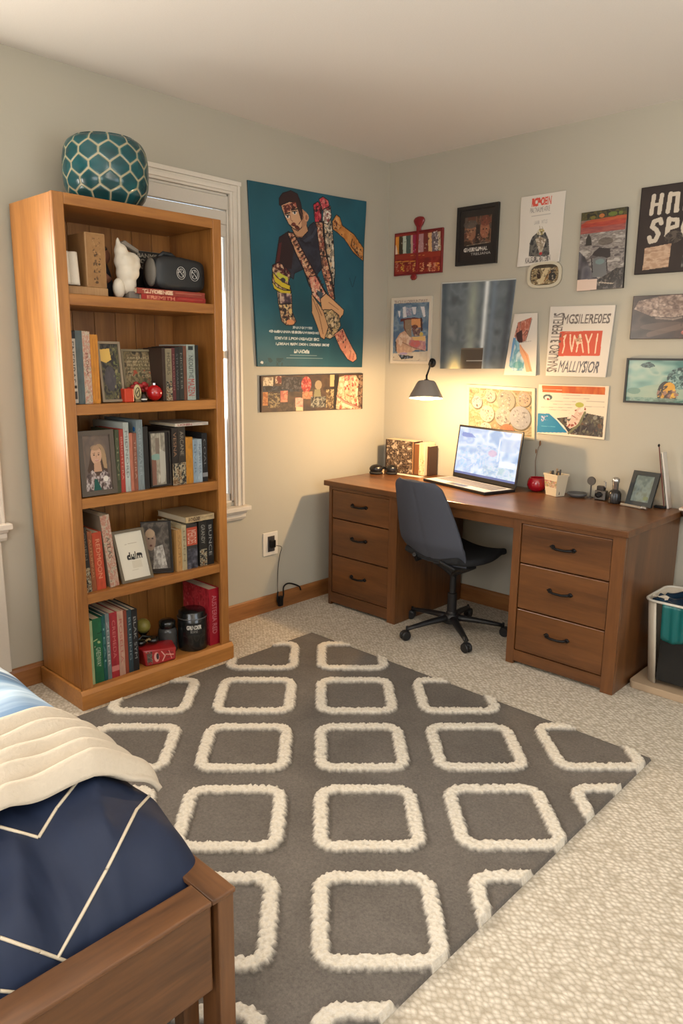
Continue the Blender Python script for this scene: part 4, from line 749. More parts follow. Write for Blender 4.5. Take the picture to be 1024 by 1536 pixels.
def flyer():
    a = Art(210, 150, (222, 206, 182), 37); f, F = mapper((530, 55), (998, 62), (962, 425), (512, 378)); g = F
    a.poly(F([(552, 64), (972, 70), (970, 122), (556, 106)]), (190, 92, 44)); a.noise(20, [(176, 74, 36), (206, 120, 60)], mask=a.pm(F([(690, 68), (972, 72), (970, 120), (690, 112)])), al=.6, con=3, cy=2); a.line(F([(560, 88), (690, 92)]), .008, (220, 180, 150))
    a.ell(*f(592, 140), .07, .06, (70, 90, 90)); a.ell(*f(590, 146), .04, .04, (206, 200, 190)); a.ell(*f(594, 152), .02, .02, (150, 50, 44))
    for y, x0, x1 in ((125, 690, 880), (145, 700, 870), (165, 610, 780), (185, 630, 800), (205, 545, 760), (222, 600, 740), (165, 850, 965), (200, 840, 965)): a.line(F([(x0, y), (x1, y+4)]), .007, (140, 130, 120), .55)
    a.poly(F([(520, 246), (602, 248), (660, 300), (722, 376), (512, 372)]), (20, 120, 160)); a.marks(a.pm(F([(545, 262), (600, 262), (600, 300), (545, 300)])), [(200, 180, 200)], 16, .012); a.line(F([(545, 330), (640, 336)]), .008, (110, 180, 200), .7); a.line(F([(650, 285), (735, 372)]), .014, (220, 216, 206))
    m = a.pm(F([(650, 278), (760, 268), (850, 245), (960, 268), (952, 408), (735, 385), (700, 330)])); a.noise(9, [(44, 40, 46), (70, 66, 66), (90, 84, 70), (40, 36, 42)], mask=m, con=2.4, cy=5); a.marks(m, [(120, 120, 96), (40, 34, 38), (150, 150, 140), (110, 80, 60)], 70, .022, .7)
    a.poly(F([(770, 250), (800, 200), (835, 240), (800, 320), (740, 350), (715, 330)]), (206, 180, 160)); a.marks(a.pm(F([(720, 240), (850, 200), (830, 300), (720, 350)])), [(190, 150, 130), (140, 60, 50), (222, 206, 190)], 40, .02); a.ell(*f(805, 190), .06, .05, (170, 170, 80)); a.line(F([(840, 240), (800, 320), (730, 380)]), .03, (110, 110, 80)); return a
print_mesh('paper_poster', flyer(), [(1.133, -.005, 1.367), (1.541, -.005, 1.370), (1.541, -.005, 1.088), (1.142, -.005, 1.092)], PAPER, thick=.001, fn=lambda u, v: .010*v*v*(u-.3)**2*2+.002*np.sin(u*6), label='orange, white and blue flyer taped right of the laptop', cat='poster')

# ================================================================ desk
DZ = .777
BLK = mat('black_iron', (26, 25, 26), .42, metal=.6)
def handle(parent, cx, y, cz):
    m = MB(); m.tube([(cx-.052, y-.006, cz+.002), (cx-.045, y-.020, cz), (cx-.02, y-.026, cz-.003), (cx+.02, y-.026, cz-.003), (cx+.045, y-.020, cz), (cx+.052, y-.006, cz+.002)], [.006, .007, .006, .006, .007, .006], 8)
    for s in (-1, 1): m.lathe([(.011, 0), (.011, .004), (.008, .008)], n=12, M=Matrix.Translation((cx+s*.052, y, cz)) @ Matrix.Rotation(PI/2, 4, 'X')); m.tube([(cx+s*.052, y-.004, cz), (cx+s*.066, y-.003, cz+.001)], [.007, .003], 8)
    build('handle', m, BLK, parent, smooth=True, world=True)
def desk():
    t = thing('desk', (1.05, -.35, 0), 'dark walnut desk with two drawer pedestals along the poster wall', 'desk'); k = dict(world=True)
    build('desktop', MB().box(.128, 1.990, -.702, -.018, DZ-.032, DZ), walnut('x'), t, bevel=.004, **k)
    def pedestal(x0, x1, dx0, dx1, rows):
        build('side_panel', MB().box(x0, x0+.02, -.662, -.03, 0, DZ-.033), walnut('z'), t, bevel=.002, **k)
        build('side_panel', MB().box(x1-.02, x1, -.662, -.03, 0, DZ-.033), walnut('z'), t, bevel=.002, **k)
        build('back_panel', MB().box(x0+.02, x1-.02, -.045, -.03, .02, DZ-.035), walnut('z'), t, **k)
        build('stile', MB().box(x0, dx0-.003, -.684, -.662, 0, DZ-.033), walnut('z'), t, bevel=.002, **k)
        build('stile', MB().box(dx1+.003, x1, -.684, -.662, 0, DZ-.033), walnut('z'), t, bevel=.002, **k)
        build('rail', MB().box(dx0-.003, dx1+.003, -.682, -.662, rows[0][1]+.003, DZ-.033), walnut('x'), t, **k)
        build('rail', MB().box(dx0-.003, dx1+.003, -.682, -.662, .018, rows[-1][0]-.003), walnut('x'), t, **k)
        build('gap_shade_board', MB().box(dx0-.002, dx1+.002, -.655, -.64, .02, DZ-.04), mat('shadow_gap_board', (60, 36, 22), .8), t, **k)  # dark-coloured board behind the drawers, paints the shade in their gaps
        for z0, z1 in rows:
            d = build('drawer', MB().box(dx0, dx1, -.679, -.656, z0, z1), walnut('x'), t, bevel=.0035, **k)
            m = handle_obj(d, (dx0+dx1)/2-.005, -.679, (z0+z1)/2+.012)
    def handle_obj(d, cx, y, cz): handle(d, cx, y, cz)
    pedestal(.157, .690, .183, .628, [(.553, .722), (.325, .547), (.085, .319)])
    pedestal(1.419, 1.975, 1.464, 1.913, [(.530, .722), (.298, .524), (.078, .292)])
    build('apron', MB().box(.690, 1.419, -.672, -.652, .690, DZ-.033), walnut('x'), t, bevel=.002, **k)
desk()

# ================================================================ office chair
def chair():
    t = thing('office_chair', (.985, -.545, 0), 'black swivel chair with a grey upholstered back, tucked under the desk', 'chair', rz=math.radians(-5))
    PL = mat('black_plastic', (24, 24, 26), .45); FAB = mat('grey_fabric', (82, 85, 95), .95, bump=.5, bscale=900, spec=.1); SF = mat('black_seat_fabric', (30, 31, 34), .9, bump=.4, bscale=700)
    def back(u, v):
        s = (u-.5)*2; hw = .212*(1-.30*max(0, (v-.30)/.70)**1.3-.16*max(0, (v-.9)/.1)**3)*(.86+.14*min(1, v/.2)) ; x = s*hw
        y = -.215-.11*v-.03*v*v+.06*s*s*(1-.35*v)+.045*max(0, .25-v)*4*.9; z = .438+.452*v+.006*(1-s*s)-.0*s
        y += .004*math.exp(-(s/.06)**2); return (x, y, z)
    m = MB().grid(back, 33, 33); o = build('backrest', m, FAB, t, smooth=True); so = o.modifiers.new('th', 'SOLIDIFY'); so.thickness = .022; so.offset = 0; b = o.modifiers.new('b', 'BEVEL'); b.width = .008; b.segments = 3; b.limit_method = 'ANGLE'; b.angle_limit = math.radians(50)
    def seat(u, v):
        s = (u-.5)*2; hw = .185+.035*math.sin(PI*min(1, v*1.1))-.02*v; x = s*hw; y = -.20+.46*v; z = .452+.022*s*s-.018*math.sin(PI*v)+.03*max(0, .15-v)*6*.6-.015*max(0, v-.85)*6; return (x, y, z)
    m = MB().grid(seat, 25, 25); o = build('seat', m, SF, t, smooth=True); so = o.modifiers.new('th', 'SOLIDIFY'); so.thickness = .036; so.offset = 0; b = o.modifiers.new('b', 'BEVEL'); b.width = .014; b.segments = 3; b.limit_method = 'ANGLE'; b.angle_limit = math.radians(50)
    m = MB(); m.box(-.07, .07, -.09, .09, .395, .425)
    for sx in (-1, 1):
        m.tube([(0, 0, .335), (sx*.03, -.01, .36), (sx*.09, -.02, .385), (sx*.16, -.02, .42)], [.018, .018, .016, .013], 10)
        m.tube([(sx*.16, -.02, .42), (sx*.13, -.16, .425), (sx*.09, -.225, .47)], [.013, .013, .011], 10)
    m.tube([(.0, .0, .36), (.06, .12, .40), (.10, .2, .43)], [.014, .012, .01], 8)
    build('seat_bracket', m, PL, t, smooth=False, bevel=.002)
    build('gas_column', MB().lathe([(.034, .085), (.030, .12), (.026, .125), (.026, .23), (.018, .232), (.018, .36)], n=20), PL, t)
    build('hub', MB().lathe([(.03, .055), (.045, .06), (.045, .095), (.036, .11)], n=20), PL, t)
    for k in range(5):
        a = math.radians(245+72*k+9); c, s_ = math.cos(a), math.sin(a); m = MB(); pts = []
        for i in range(7):
            q = i/6; pts.append(((.03+.255*q)*c, (.03+.255*q)*s_, .088-.012*q-.014*q*q))
        m.tube(pts, [.024-.010*i/6 for i in range(7)], 10, flat=.75); build('base_leg', m, PL, t, smooth=True)
        m = MB(); ex, ey = .285*c, .285*s_; m.tube([(ex, ey, .078), (ex, ey, .050)], .007, 8); w = a+PI/2+.5*math.sin(k*2.1)
        ax = Vector((math.cos(w), math.sin(w), 0)); M = Matrix.Translation((ex+.010*c, ey+.010*s_, .027)) @ ax.to_track_quat('Z', 'Y').to_matrix().to_4x4()
        for s2 in (-1, 1): m.lathe([(.012, -.009), (.024, -.009), (.0265, -.004), (.0265, .004), (.022, .009), (.008, .009)], n=20, M=M @ Matrix.Translation((0, 0, s2*.012)))
        m.ball((ex+.006*c, ey+.006*s_, .042), (.022, .022, .014), 14); build('caster', m, PL, t, bevel=.001)
chair()

# ================================================================ things on the desk
def lamp():
    c = Vector((.672, -.435, 1.283)); t = thing('wall_lamp', (.385, -.004, 1.475), 'grey swing-arm wall lamp with a lit cone shade over the desk', 'lamp'); k = dict(world=True)
    SHM = mat('shade_grey', (150, 141, 133), .35, metal=.2)
    build('wall_mount', MB().lathe([(.028, 0), (.028, .008), (.018, .018)], n=20, M=Matrix.Translation((.385, 0, 1.475)) @ Matrix.Rotation(PI/2, 4, 'X')), BLK, t, **k)
    build('arm', MB().tube([(.385, -.012, 1.475), (.395, -.03, 1.478), (.53, -.225, 1.44), (c.x-.02, c.y+.03, 1.412), (c.x, c.y, 1.405), (c.x, c.y, 1.375)], .0055, 10), BLK, t, smooth=True, **k)
    T = Matrix.Translation(c) @ Matrix.Rotation(math.radians(8), 4, Vector((-.8, -.6, 0))); m = MB()
    pr = [(.096, 0), (.092, .012), (.074, .045), (.056, .080), (.049, .090), (.042, .095), (.014, .097), (.012, .104)]; inn = [(r-.003, z-.003 if z > .01 else z) for r, z in pr[:-2]][::-1]
    m.lathe(pr+[(.0, .104)], n=40, cap=False, M=T); build('lamp_shade', m, SHM, t, smooth=True, **k)
    m = MB().lathe(inn[:0]+[(.0, .085)]+[(r-.003, z-.002) for r, z in pr[:-2]][::-1]+[(.094, 0)], n=40, cap=False, M=T); build('shade_lining', m, mat('white_enamel', (235, 228, 214), .5), t, smooth=True, **k)
    bm_ = mat('lit_diffuser', (255, 222, 170), .5, emit=6); m = MB().lathe([(.0, -.011), (.04, -.009), (.07, -.004), (.087, .002), (.0, .004)], n=32, cap=False, M=T); build('bulb', m, bm_, t, smooth=True, **k)
    l = bpy.data.lights.new('lamp_light', 'POINT'); l.energy = 46; l.color = (1.0, .66, .34); l.shadow_soft_size = .022; o = bpy.data.objects.new('lamp_light', l); COL.objects.link(o); o.location = c+Vector((.004, -.003, -.048))
lamp()
def laptop():
    hl = Vector((.618, -.072, DZ)); hr = Vector((1.140, -.212, DZ)); d = (hr-hl); w = d.length; rz = math.atan2(d.y, d.x)
    t = thing('laptop', hl, 'open black laptop with a bright screen on the desk', 'laptop', rz=rz); B = mat('laptop_black', (34, 34, 38), .35, metal=.3)
    build('base', MB().box(0, w, -.222, .008, .001, .016), B, t, bevel=.003)
    a = Art(200, 70, (150, 146, 150), 41); a.rect(.0, .0, 1, .02, (60, 60, 64)); a.noise(3, [(160, 156, 158), (190, 180, 170)], al=.4)
    build('palm_rest', MB().box(.008, w-.008, -.214, -.012, .0155, .0168), mat('laptop_silver', (212, 208, 204), .4, metal=.15), t, bevel=.0006)
    m = MB()
    for r in range(5):
        n = 15
        for i in range(n):
            x = .03+(w-.06)*i/n; y = -.030-r*.0235; m.box(x+.0015, x+(w-.06)/n-.0015, y-.020, y, .0168, .0188)
    build('keyboard', m, mat('laptop_keys', (136, 132, 132), .5), t)
    build('trackpad', MB().box(w*.36, w*.64, -.208, -.154, .0168, .0174), mat('trackpad', (120, 118, 122), .3, metal=.4), t, bevel=.0003)
    M = Matrix.Translation((0, .006, .016)) @ Matrix.Rotation(math.radians(-7), 4, 'X'); h = .318
    s = build('screen_lid', MB().box(0, w, 0, .008, 0, h, M=M), B, t, bevel=.003)
    a = Art(240, 140, (196, 210, 232), 43); a.noise(4, [(214, 226, 244), (178, 196, 226), (226, 234, 246), (160, 184, 216)], con=2, cy=3); a.poly([(.05, .1), (.22, .12), (.3, .2), (.06, .2)], (110, 130, 190), .6); a.ell(.14, .16, .10, .05, (120, 136, 200), .5)
    a.noise(10, [(150, 176, 210), (214, 222, 236), (180, 200, 224)], mask=a.pm([(.35, .3), (.7, .35), (.75, .7), (.5, .8), (.3, .6)]), al=.6, con=2.4); a.ell(.60, .47, .07, .07, (214, 170, 190), .6); a.noise(12, [(150, 176, 196), (226, 232, 240), (170, 196, 190)], mask=a.pm([(.45, .75), (.95, .65), (.97, .95), (.5, .95)]), al=.6, con=2.6)
    a.rect(.68, .16, .70, .62, (226, 232, 244)); a.rect(.72, .14, .96, .40, (190, 204, 226), .7); a.rect(.72, .60, .97, .72, (240, 244, 250), .8); a.marks(a.pm([(.05, .5), (.5, .5), (.5, .95), (.05, .95)]), [(206, 220, 240), (236, 240, 250), (170, 200, 230)], 80, .03, .5); a.rect(0, .955, 1, 1, (90, 100, 150), .9)
    q = [M @ Vector(p) for p in ((.012, -.0006, h-.012), (w-.012, -.0006, h-.012), (w-.012, -.0006, .026), (.012, -.0006, .026))]
    print_mesh('screen', a, q, print_mat('laptop_screen', .25, emit=1.5), s)
laptop()
# books at the lamp end
def desk_books():
    z = DZ+.0008
    pg = mat('cream_pages', (222, 204, 170), .8); a = faces_art(90, 80, [(70, 52, 40), (150, 126, 100), (44, 32, 28), (110, 88, 70), (190, 170, 146)], 51, 120)
    t = thing('photo_album', (.132, -.135, z), 'thick photo album with a dark mottled cover standing in the desk corner', 'book')
    a2 = Art(110, 82, (60, 42, 34), 52); a2.noise(10, [(60, 44, 34), (150, 128, 104), (44, 32, 28), (104, 84, 66), (196, 176, 150)], con=2.6, cy=9); a2.marks(np.ones((82, 110), bool), [(40, 28, 24), (190, 170, 140), (120, 96, 74)], 160, .02, .6); a2.rect(.96, 0, 1, 1, (150, 110, 70)); a2.rect(0, 0, .04, 1, (50, 34, 28))
    build('cover', MB().box(0, .235, 0, .09, 0, .208), mat('dark_album_cover', (62, 42, 32), .5), t, bevel=.003); print_mesh('cover_print', a2, [(.002, -.001, .206), (.233, -.001, .206), (.233, -.001, .002), (.002, -.001, .002)], SPINE, t)
    build('pages', MB().box(.003, .232, .004, .086, .19, .2095), pg, t)
    t = thing('book', (.400, -.135, z), 'thin brown book standing between the photo album and the cream-spined book', 'book'); t.location.x = .3685
    build('cover', MB().box(0, .040, 0, .10, 0, .196), mat('brown_book_cover', (120, 76, 44), .4), t, bevel=.003); build('pages', MB().box(.003, .037, .004, .096, .192, .1975), pg, t)
    t = thing('book', (.4095, -.137, z), 'cream-spined book standing at the right of the photo album on the desk', 'book'); a = Art(20, 80, (222, 196, 156), 56); a.noise(3, [(226, 200, 160), (206, 160, 110)], al=.6); a.marks(a.Y > .5, [(170, 110, 70), (230, 210, 180)], 40, .1, .7)
    build('cover', MB().box(0, .042, 0, .11, 0, .208), mat('cream_book_cover', (216, 192, 156), .5), t, bevel=.003); print_mesh('spine_print', a, [(.001, -.001, .206), (.041, -.001, .206), (.041, -.001, .002), (.001, -.001, .002)], SPINE, t)
    t = thing('book', (.4535, -.11, z), 'slim dark brown book at the right end of the desk corner row', 'book'); build('cover', MB().box(0, .018, 0, .085, 0, .185), mat('dark_slim_cover', (58, 34, 24), .4), t, bevel=.002); build('pages', MB().box(.003, .015, .004, .08, .18, .186), pg, t)
    t = thing('loose_sheet', (.17, -.20, DZ+.0004), 'thin white booklet lying under the front edge of the photo album', 'paper'); build('cover_sheet', MB().box(0.08, .30, .0, .05, 0, .0004), mat('white_card', (226, 216, 198), .6), t)
desk_books()
def headphones():
    t = thing('headphones', (.178, -.275, DZ), 'black over-ear headphones lying at the left end of the desk', 'headphones', rz=math.radians(35)); B = mat('headphone_black', (24, 23, 24), .3)
    for k, (x, r) in enumerate(((-.0, .045), (.098, .036))):
        m = MB().ball((x, 0, .031), (r, r*.85, .030), 20); c = build('ear_cup', m, B, t, smooth=True)
        build('cushion', MB().lathe([(r*.6, .002), (r*.98, .004), (r*1.0, .010), (r*.9, .015)], c=(x, 0, 0), n=20), mat('cushion_black', (34, 32, 32), .8), c, smooth=True)
    m = MB().tube([(-.005+.045*(1-math.cos(q)), .03+.055*math.sin(q), .016+.012*math.sin(q)) for q in [PI*i/14 for i in range(15)]], .006, 8, flat=1.4); build('headband', m, B, t, smooth=True)
    build('slider', MB().box(.035, .05, -.012, .0, .002, .03), mat('tan_plastic', (190, 160, 116), .4), t, bevel=.002)
headphones()
def red_bowl():
    t = thing('red_bowl', (1.205, -.085, DZ), 'glossy red round bowl on the desk right of the laptop', 'bowl'); m = MB().lathe([(.026, .001), (.045, .012), (.054, .034), (.052, .056), (.044, .074), (.040, .078), (.040, .074), (.046, .055), (.046, .034), (.036, .014), (.0, .010)], n=32, cap=False); m.lathe([(.0, .001), (.026, .001)], n=32, cap=False)
    build('bowl', m, mat('red_gloss', (168, 14, 34), .15, coat=.6), t, smooth=True)
    t = thing('dried_twig', (1.175, -.035, DZ+.0), 'thin brown twig with leaf tips standing behind the red bowl', 'twig'); m = MB().tube([(.0, .012, .002), (-.015, .012, .07), (-.022, .012, .16), (-.012, .012, .225), (.002, .012, .262)], [.0022, .002, .0016, .0014, .001], 6); build('stem', m, mat('twig_brown', (110, 66, 40), .7), t)
    m = MB(); m.ball((.0, .012, .262), (.006, .002, .016), 10); m.ball((-.022, .012, .215), (.004, .002, .014), 10, M=None); build('leaf', m, mat('dry_leaf', (140, 96, 60), .7), t, smooth=True)
red_bowl()
def pen_box():
    t = thing('pen_holder', (1.345, -.135, DZ), 'tapered ivory pen holder with a paper band, packed with dark pens', 'pen holder', rz=math.radians(-20)); m = MB(); IV = mat('ivory_plastic', (206, 192, 166), .5)
    def ring(hw, hd, z): return [(-hw, -hd, z), (hw, -hd, z), (hw, hd, z), (-hw, hd, z)]
    v = ring(.040, .030, .001)+ring(.053, .040, .118)+ring(.0495, .0365, .118)+ring(.037, .027, .006); f = [(0, 3, 2, 1)]
    for L in range(3):
        for i in range(4): f.append((L*4+i, L*4+(i+1) % 4, (L+1)*4+(i+1) % 4, (L+1)*4+i))
    f.append((12, 13, 14, 15)); m.add(v, f); build('pot', m, IV, t, bevel=.001)
    m = MB()
    for z, hw in ((.112, .0545), (.080, .0505)): m.box(-hw, hw, -.0415*hw/.0545, .0415*hw/.0545, z, z+.006)
    for s in (-1, 1): m.box(s*.049-.003, s*.049+.003, -.039, -.033, .03, .115)
    m = MB(); o_, i_ = ring(.055, .042, .110)+ring(.056, .043, .120), ring(.0515, .0385, .120)+ring(.050, .037, .110)
    vv = o_+i_; ff = []
    for L in range(3):
        for i in range(4): ff.append((L*4+i, L*4+(i+1) % 4, (L+1)*4+(i+1) % 4, (L+1)*4+i))
    m.add(vv, ff); build('rim', m, IV, t, bevel=.001)
    a = Art(60, 44, (190, 176, 150), 61); a.noise(8, [(190, 176, 150), (150, 60, 60), (206, 190, 160), (110, 120, 110), (200, 150, 90)], con=2.8, cy=6); a.marks(np.ones((44, 60), bool), [(150, 50, 60), (80, 84, 90), (220, 206, 180), (110, 130, 90)], 40, .05, .7); a.rect(0, 0, 1, .06, (214, 204, 180)); a.rect(0, .94, 1, 1, (214, 204, 180))
    print_mesh('paper_band', a, [(-.0475, -.0385, .088), (.0475, -.0385, .088), (.0435, -.0352, .044), (-.0435, -.0352, .044)], PAPER, t)
    rr = random.Random(4)
    for i in range(8):
        x = -.038+.0105*i; y = rr.uniform(-.018, .018); tt = thing('pen', (t.location.x+x*.94, t.location.y+y-x*.34, DZ+.010), 'dark capped pen standing in the ivory pen holder', 'pen', group='pens in the ivory holder'); h = rr.uniform(.118, .140)
        build('barrel', MB().tube([(0, 0, 0), (0, 0, h*.8)], .0042, 8), mat('pen_dark', (40, 38, 38), .4), tt); build('cap', MB().tube([(0, 0, h*.8), (0, 0, h)], [.005, .0046], 8), mat('pen_cap', (56, 52, 50), .3) if i % 3 else mat('pen_cap_tan', (160, 130, 90), .4), tt)
pen_box()
GM = mat('gunmetal', (96, 92, 88), .35, metal=.7); CH = mat('chrome', (190, 188, 184), .2, metal=.9)
t = thing('grey_dish', (1.448, -.085, DZ), 'low round grey dish on the desk right of the pen holder', 'dish'); build('dish', MB().lathe([(.034, .001), (.050, .012), (.053, .022), (.049, .022), (.046, .013), (.0, .010)], n=28, cap=False, M=None).lathe([(0, .001), (.034, .001)], n=28, cap=False), mat('grey_ceramic', (92, 90, 88), .4), t, smooth=True)
t = thing('wire_ornament', (1.512, -.06, DZ), 'small grey metal ornament with a round disc head on a stem', 'ornament')
build('disc', MB().lathe([(.004, -.006), (.022, -.006), (.024, 0), (.022, .006), (.004, .006)], n=20, M=Matrix.Translation((0, 0, .092)) @ Matrix.Rotation(PI/2, 4, 'X')), GM, t); build('stem', MB().lathe([(.016, .001), (.016, .005), (.004, .010), (.004, .072)], n=14), GM, t)
t = thing('toy_camera', (1.578, -.075, DZ), 'small dark metal model camera on the desk left of the black bottle', 'ornament')
build('body', MB().box(-.03, .03, -.018, .018, .001, .052), GM, t, bevel=.004); build('top_plate', MB().box(-.022, .018, -.014, .014, .052, .075), mat('dark_metal', (56, 52, 50), .4, metal=.5), t, bevel=.003)
build('lens', MB().lathe([(.016, 0), (.016, .014), (.012, .016), (.010, .012)], n=18, M=Matrix.Translation((-.004, -.018, .030)) @ Matrix.Rotation(PI/2, 4, 'X')), BLK, t); build('arm', MB().tube([(.018, 0, .07), (.020, 0, .098), (.010, 0, .102)], .004, 8), CH, t)
t = thing('glass_vial', (1.642, -.045, DZ), 'small clear glass vial beside the black bottle on the desk', 'vial'); build('vial', MB().lathe([(.012, .001), (.013, .05), (.008, .058), (.008, .068), (.0, .068)], n=16, cap=False), mat('clear_glass', (214, 210, 200), .08, trans=.85), t, smooth=True)
t = thing('black_bottle', (1.668, -.115, DZ), 'squat black bottle with a chrome cap near the right end of the desk', 'bottle')
build('bottle', MB().lathe([(.0, .001), (.030, .001), (.033, .008), (.032, .052), (.024, .066), (.014, .072)], n=26, cap=False), mat('smoke_black', (38, 35, 34), .25), t, smooth=True); build('cap', MB().lathe([(.012, .070), (.016, .076), (.016, .105), (.020, .112), (.019, .128), (.010, .136), (.0, .137)], n=20, cap=False), CH, t, smooth=True)
t = thing('glass_jar', (1.735, -.03, DZ), 'small clear jar right behind the black bottle, half behind the tablet frame', 'jar'); build('jar', MB().lathe([(.0, .001), (.02, .001), (.022, .04), (.016, .05), (.016, .06)], n=18, cap=False), mat('clear_glass', (214, 210, 200), .08, trans=.85), t, smooth=True)
# dark photo frame leaning near the right end
def dark_frame():
    BL_, BR_ = Vector((1.722, -.115, DZ+.006)), Vector((1.862, -.135, DZ+.006)); up = Vector((.012, .055, .170)); a = Art(60, 70, (96, 108, 106), 71); a.noise(3, [(84, 98, 96), (116, 130, 126), (100, 108, 96)], con=1.8); a.ell(.8, .85, .14, .08, (110, 120, 70), .6)
    t = framed('framed_photo', [BL_+up, BR_+up, BR_, BL_], a, (30, 38, 40), .022, .012, 'dark square photo frame leaning near the right end of the desk', 'photo frame', GLOSSY)
    m = MB().tube([(1.80, -.062, DZ+.12), (1.805, -.035, DZ+.006)], .005, 8); build('stand', m, BLK, t, world=True)
    t = thing('silver_pen', (1.79, -.165, DZ), 'silver and black penlight lying in front of the dark photo frame', 'pen', rz=math.radians(-14)); build('barrel', MB().tube([(-.075, 0, .008), (.045, 0, .008)], .0065, 10), mat('penlight_beige', (150, 140, 126), .4), t); build('tip', MB().tube([(.045, 0, .010), (.055, 0, .010), (.075, 0, .010)], [.009, .0095, .008], 12), CH, t)
dark_frame()
def leaning_tablet():
    t = thing('white_tablet', (1.922, -.045, DZ), 'thin white tablet seen edge-on, leaning against the wall at the right end of the desk', 'tablet'); b = MB()
    ang = math.radians(-11); M = Matrix.Rotation(ang, 4, 'Y')
    build('body', MB().box(-.004, .005, -.024, .022, .001, .285, M=M), mat('tablet_white', (206, 200, 190), .4), t, bevel=.001); build('screen', MB().box(-.007, -.004, -.023, .021, .006, .28, M=M), mat('tablet_black', (28, 30, 32), .2), t)
    t2 = thing('wooden_stylus', (1.872, -.030, DZ), 'dark red wooden stylus leaning on the edge of the white tablet', 'stylus'); t2.location = (1.908, -.066, DZ)
    m = MB().tube([(.0, -.012, .003), (-.038, -.004, .20), (-.060, .002, .310)], [.003, .0035, .003], 8); build('shaft', m, mat('stylus_red', (96, 40, 30), .5), t2); build('head', MB().ball((-.061, .002, .312), (.006, .006, .008), 10), BLK, t2, smooth=True)
    t3 = thing('black_charger', (1.88, -.075, DZ), 'flat black charger bar lying between the photo frame and the white tablet', 'charger'); build('body', MB().box(-.02, .035, -.012, .012, .001, .014), BLK, t3, bevel=.003)
leaning_tablet()
# small wall shelf past the desk end
t = thing('wall_shelf', (2.15, -.06, .77), 'short white-edged wall shelf with a dark bracket past the right end of the desk', 'shelf')
build('board', MB().box(1.995, 2.35, -.13, -.002, .790, .803), mat('shelf_white', (206, 190, 172), .5), t, bevel=.002, world=True)
build('bracket', MB().prism([(-.002, .789), (-.10, .789), (-.10, .777), (-.02, .700), (-.002, .690)], 'x', 2.0, 2.02), mat('dark_bracket', (58, 38, 28), .5), t, world=True)
t = thing('coral_box', (2.11, -.075, .8036), 'coral red box standing on the small wall shelf', 'box'); build('box', MB().box(-.10, .16, -.045, .045, 0, .062), mat('coral_card', (196, 96, 74), .5), t, bevel=.002); build('lid', MB().box(-.102, .162, -.047, .047, .062, .068), mat('coral_card_lid', (170, 76, 60), .5), t, bevel=.001)
t = thing('gold_figurine', (2.075, -.07, .8718), 'small gold and dark figurine on top of the coral box', 'figurine'); build('body', MB().lathe([(.0, 0), (.016, .0), (.020, .016), (.012, .032), (.015, .042), (.008, .052), (0, .054)], n=16, cap=False), mat('gold_paint', (190, 150, 80), .3, metal=.5), t, smooth=True); build('base', MB().lathe([(.022, -.0), (.022, .006), (.017, .008)], n=16), mat('figure_dark', (60, 30, 26), .5), t)

# ================================================================ bin at the right of the desk
def bin_():
    t = thing('waste_bin', (2.20, -.36, 0), 'rounded cream waste bin with a teal liner, on a beige tray beside the desk', 'bin')
    def rr(hx, hy, r, n=6): return [(sx*(hx-r)+r*math.cos(q), sy*(hy-r)+r*math.sin(q)) for sx, sy, a0 in ((1, 1, 0), (-1, 1, 90), (-1, -1, 180), (1, -1, 270)) for q in [math.radians(a0+90*i/n) for i in range(n+1)]]
    IV = mat('bin_cream', (196, 184, 166), .4); DK = mat('bin_dark_glass', (26, 27, 28), .2)
    build('tray', MB().prism([(x*1.0, y) for x, y in rr(.215, .175, .03)], 'z', 0.0, .034), mat('tray_beige', (176, 152, 124), .6), t, bevel=.003)
    def shell(h0, z0, h1, z1, sel, inset=0):
        A, B = rr(h0[0]-inset, h0[1]-inset, .05), rr(h1[0]-inset, h1[1]-inset, .05); n = len(A); m = MB(); v = [(x, y, z0) for x, y in A]+[(x, y, z1) for x, y in B]; m.add(v, [(i, (i+1) % n, n+(i+1) % n, n+i) for i in range(n) if sel(i)]); return m
    n = 28; a, b = (.160, .125), (.185, .145)
    corner = lambda i: True
    o = build('body', shell(a, .035, b, .43, lambda i: not (14 <= i <= 27 and 20 <= i <= 20)), IV, t, smooth=True); so = o.modifiers.new('s', 'SOLIDIFY'); so.thickness = .006; so.offset = -1
    m = MB(); m.box(-.108, .150, -.149, -.128, .05, .33, M=Matrix.Rotation(math.radians(-2.8), 4, 'X') @ Matrix.Translation((0, .012, 0))); build('front_window', m, DK, t, bevel=.004)
    def liner(u, v):
        x = -.105+.27*u; yt = -.148-.003*math.sin(u*40)-.002*math.sin(u*17+v*3); return (x, yt-.002+.018*v, .428-.17*v-.012*math.sin(u*9)*v)
    m = MB().grid(liner, 60, 10); tl = mat('teal_liner', (16, 96, 96), .3, bump=.4, bscale=30); o = build('liner', m, tl, t, smooth=True); so = o.modifiers.new('s', 'SOLIDIFY'); so.thickness = .004
    def top(u, v):
        x = -.165+.33*u; y = -.125+.25*v; return (x, y, .418+.012*math.sin(u*11+v*5)+.008*math.sin(v*17-u*7))
    build('liner_top', MB().grid(top, 36, 28), mat('navy_liner', (10, 44, 66), .2), t, smooth=True)
    m = MB(); P = rr(.188, .148, .05); m.tube([(x, y, .432) for x, y in P]+[(P[0][0], P[0][1], .432)], .006, 8, cap=False); build('rim', m, mat('bin_rim', (206, 200, 188), .3), t, smooth=True)
    t2 = thing('crumpled_paper', (2.06, -.44, .428), 'scrap of white paper on the teal bin liner', 'paper'); build('scrap', MB().grid(lambda u, v: (-.03+.07*u, -.02+.04*v, .010+.006*math.sin(u*6+v*4)), 8, 6), mat('white_card', (226, 216, 198), .6), t2)
bin_()

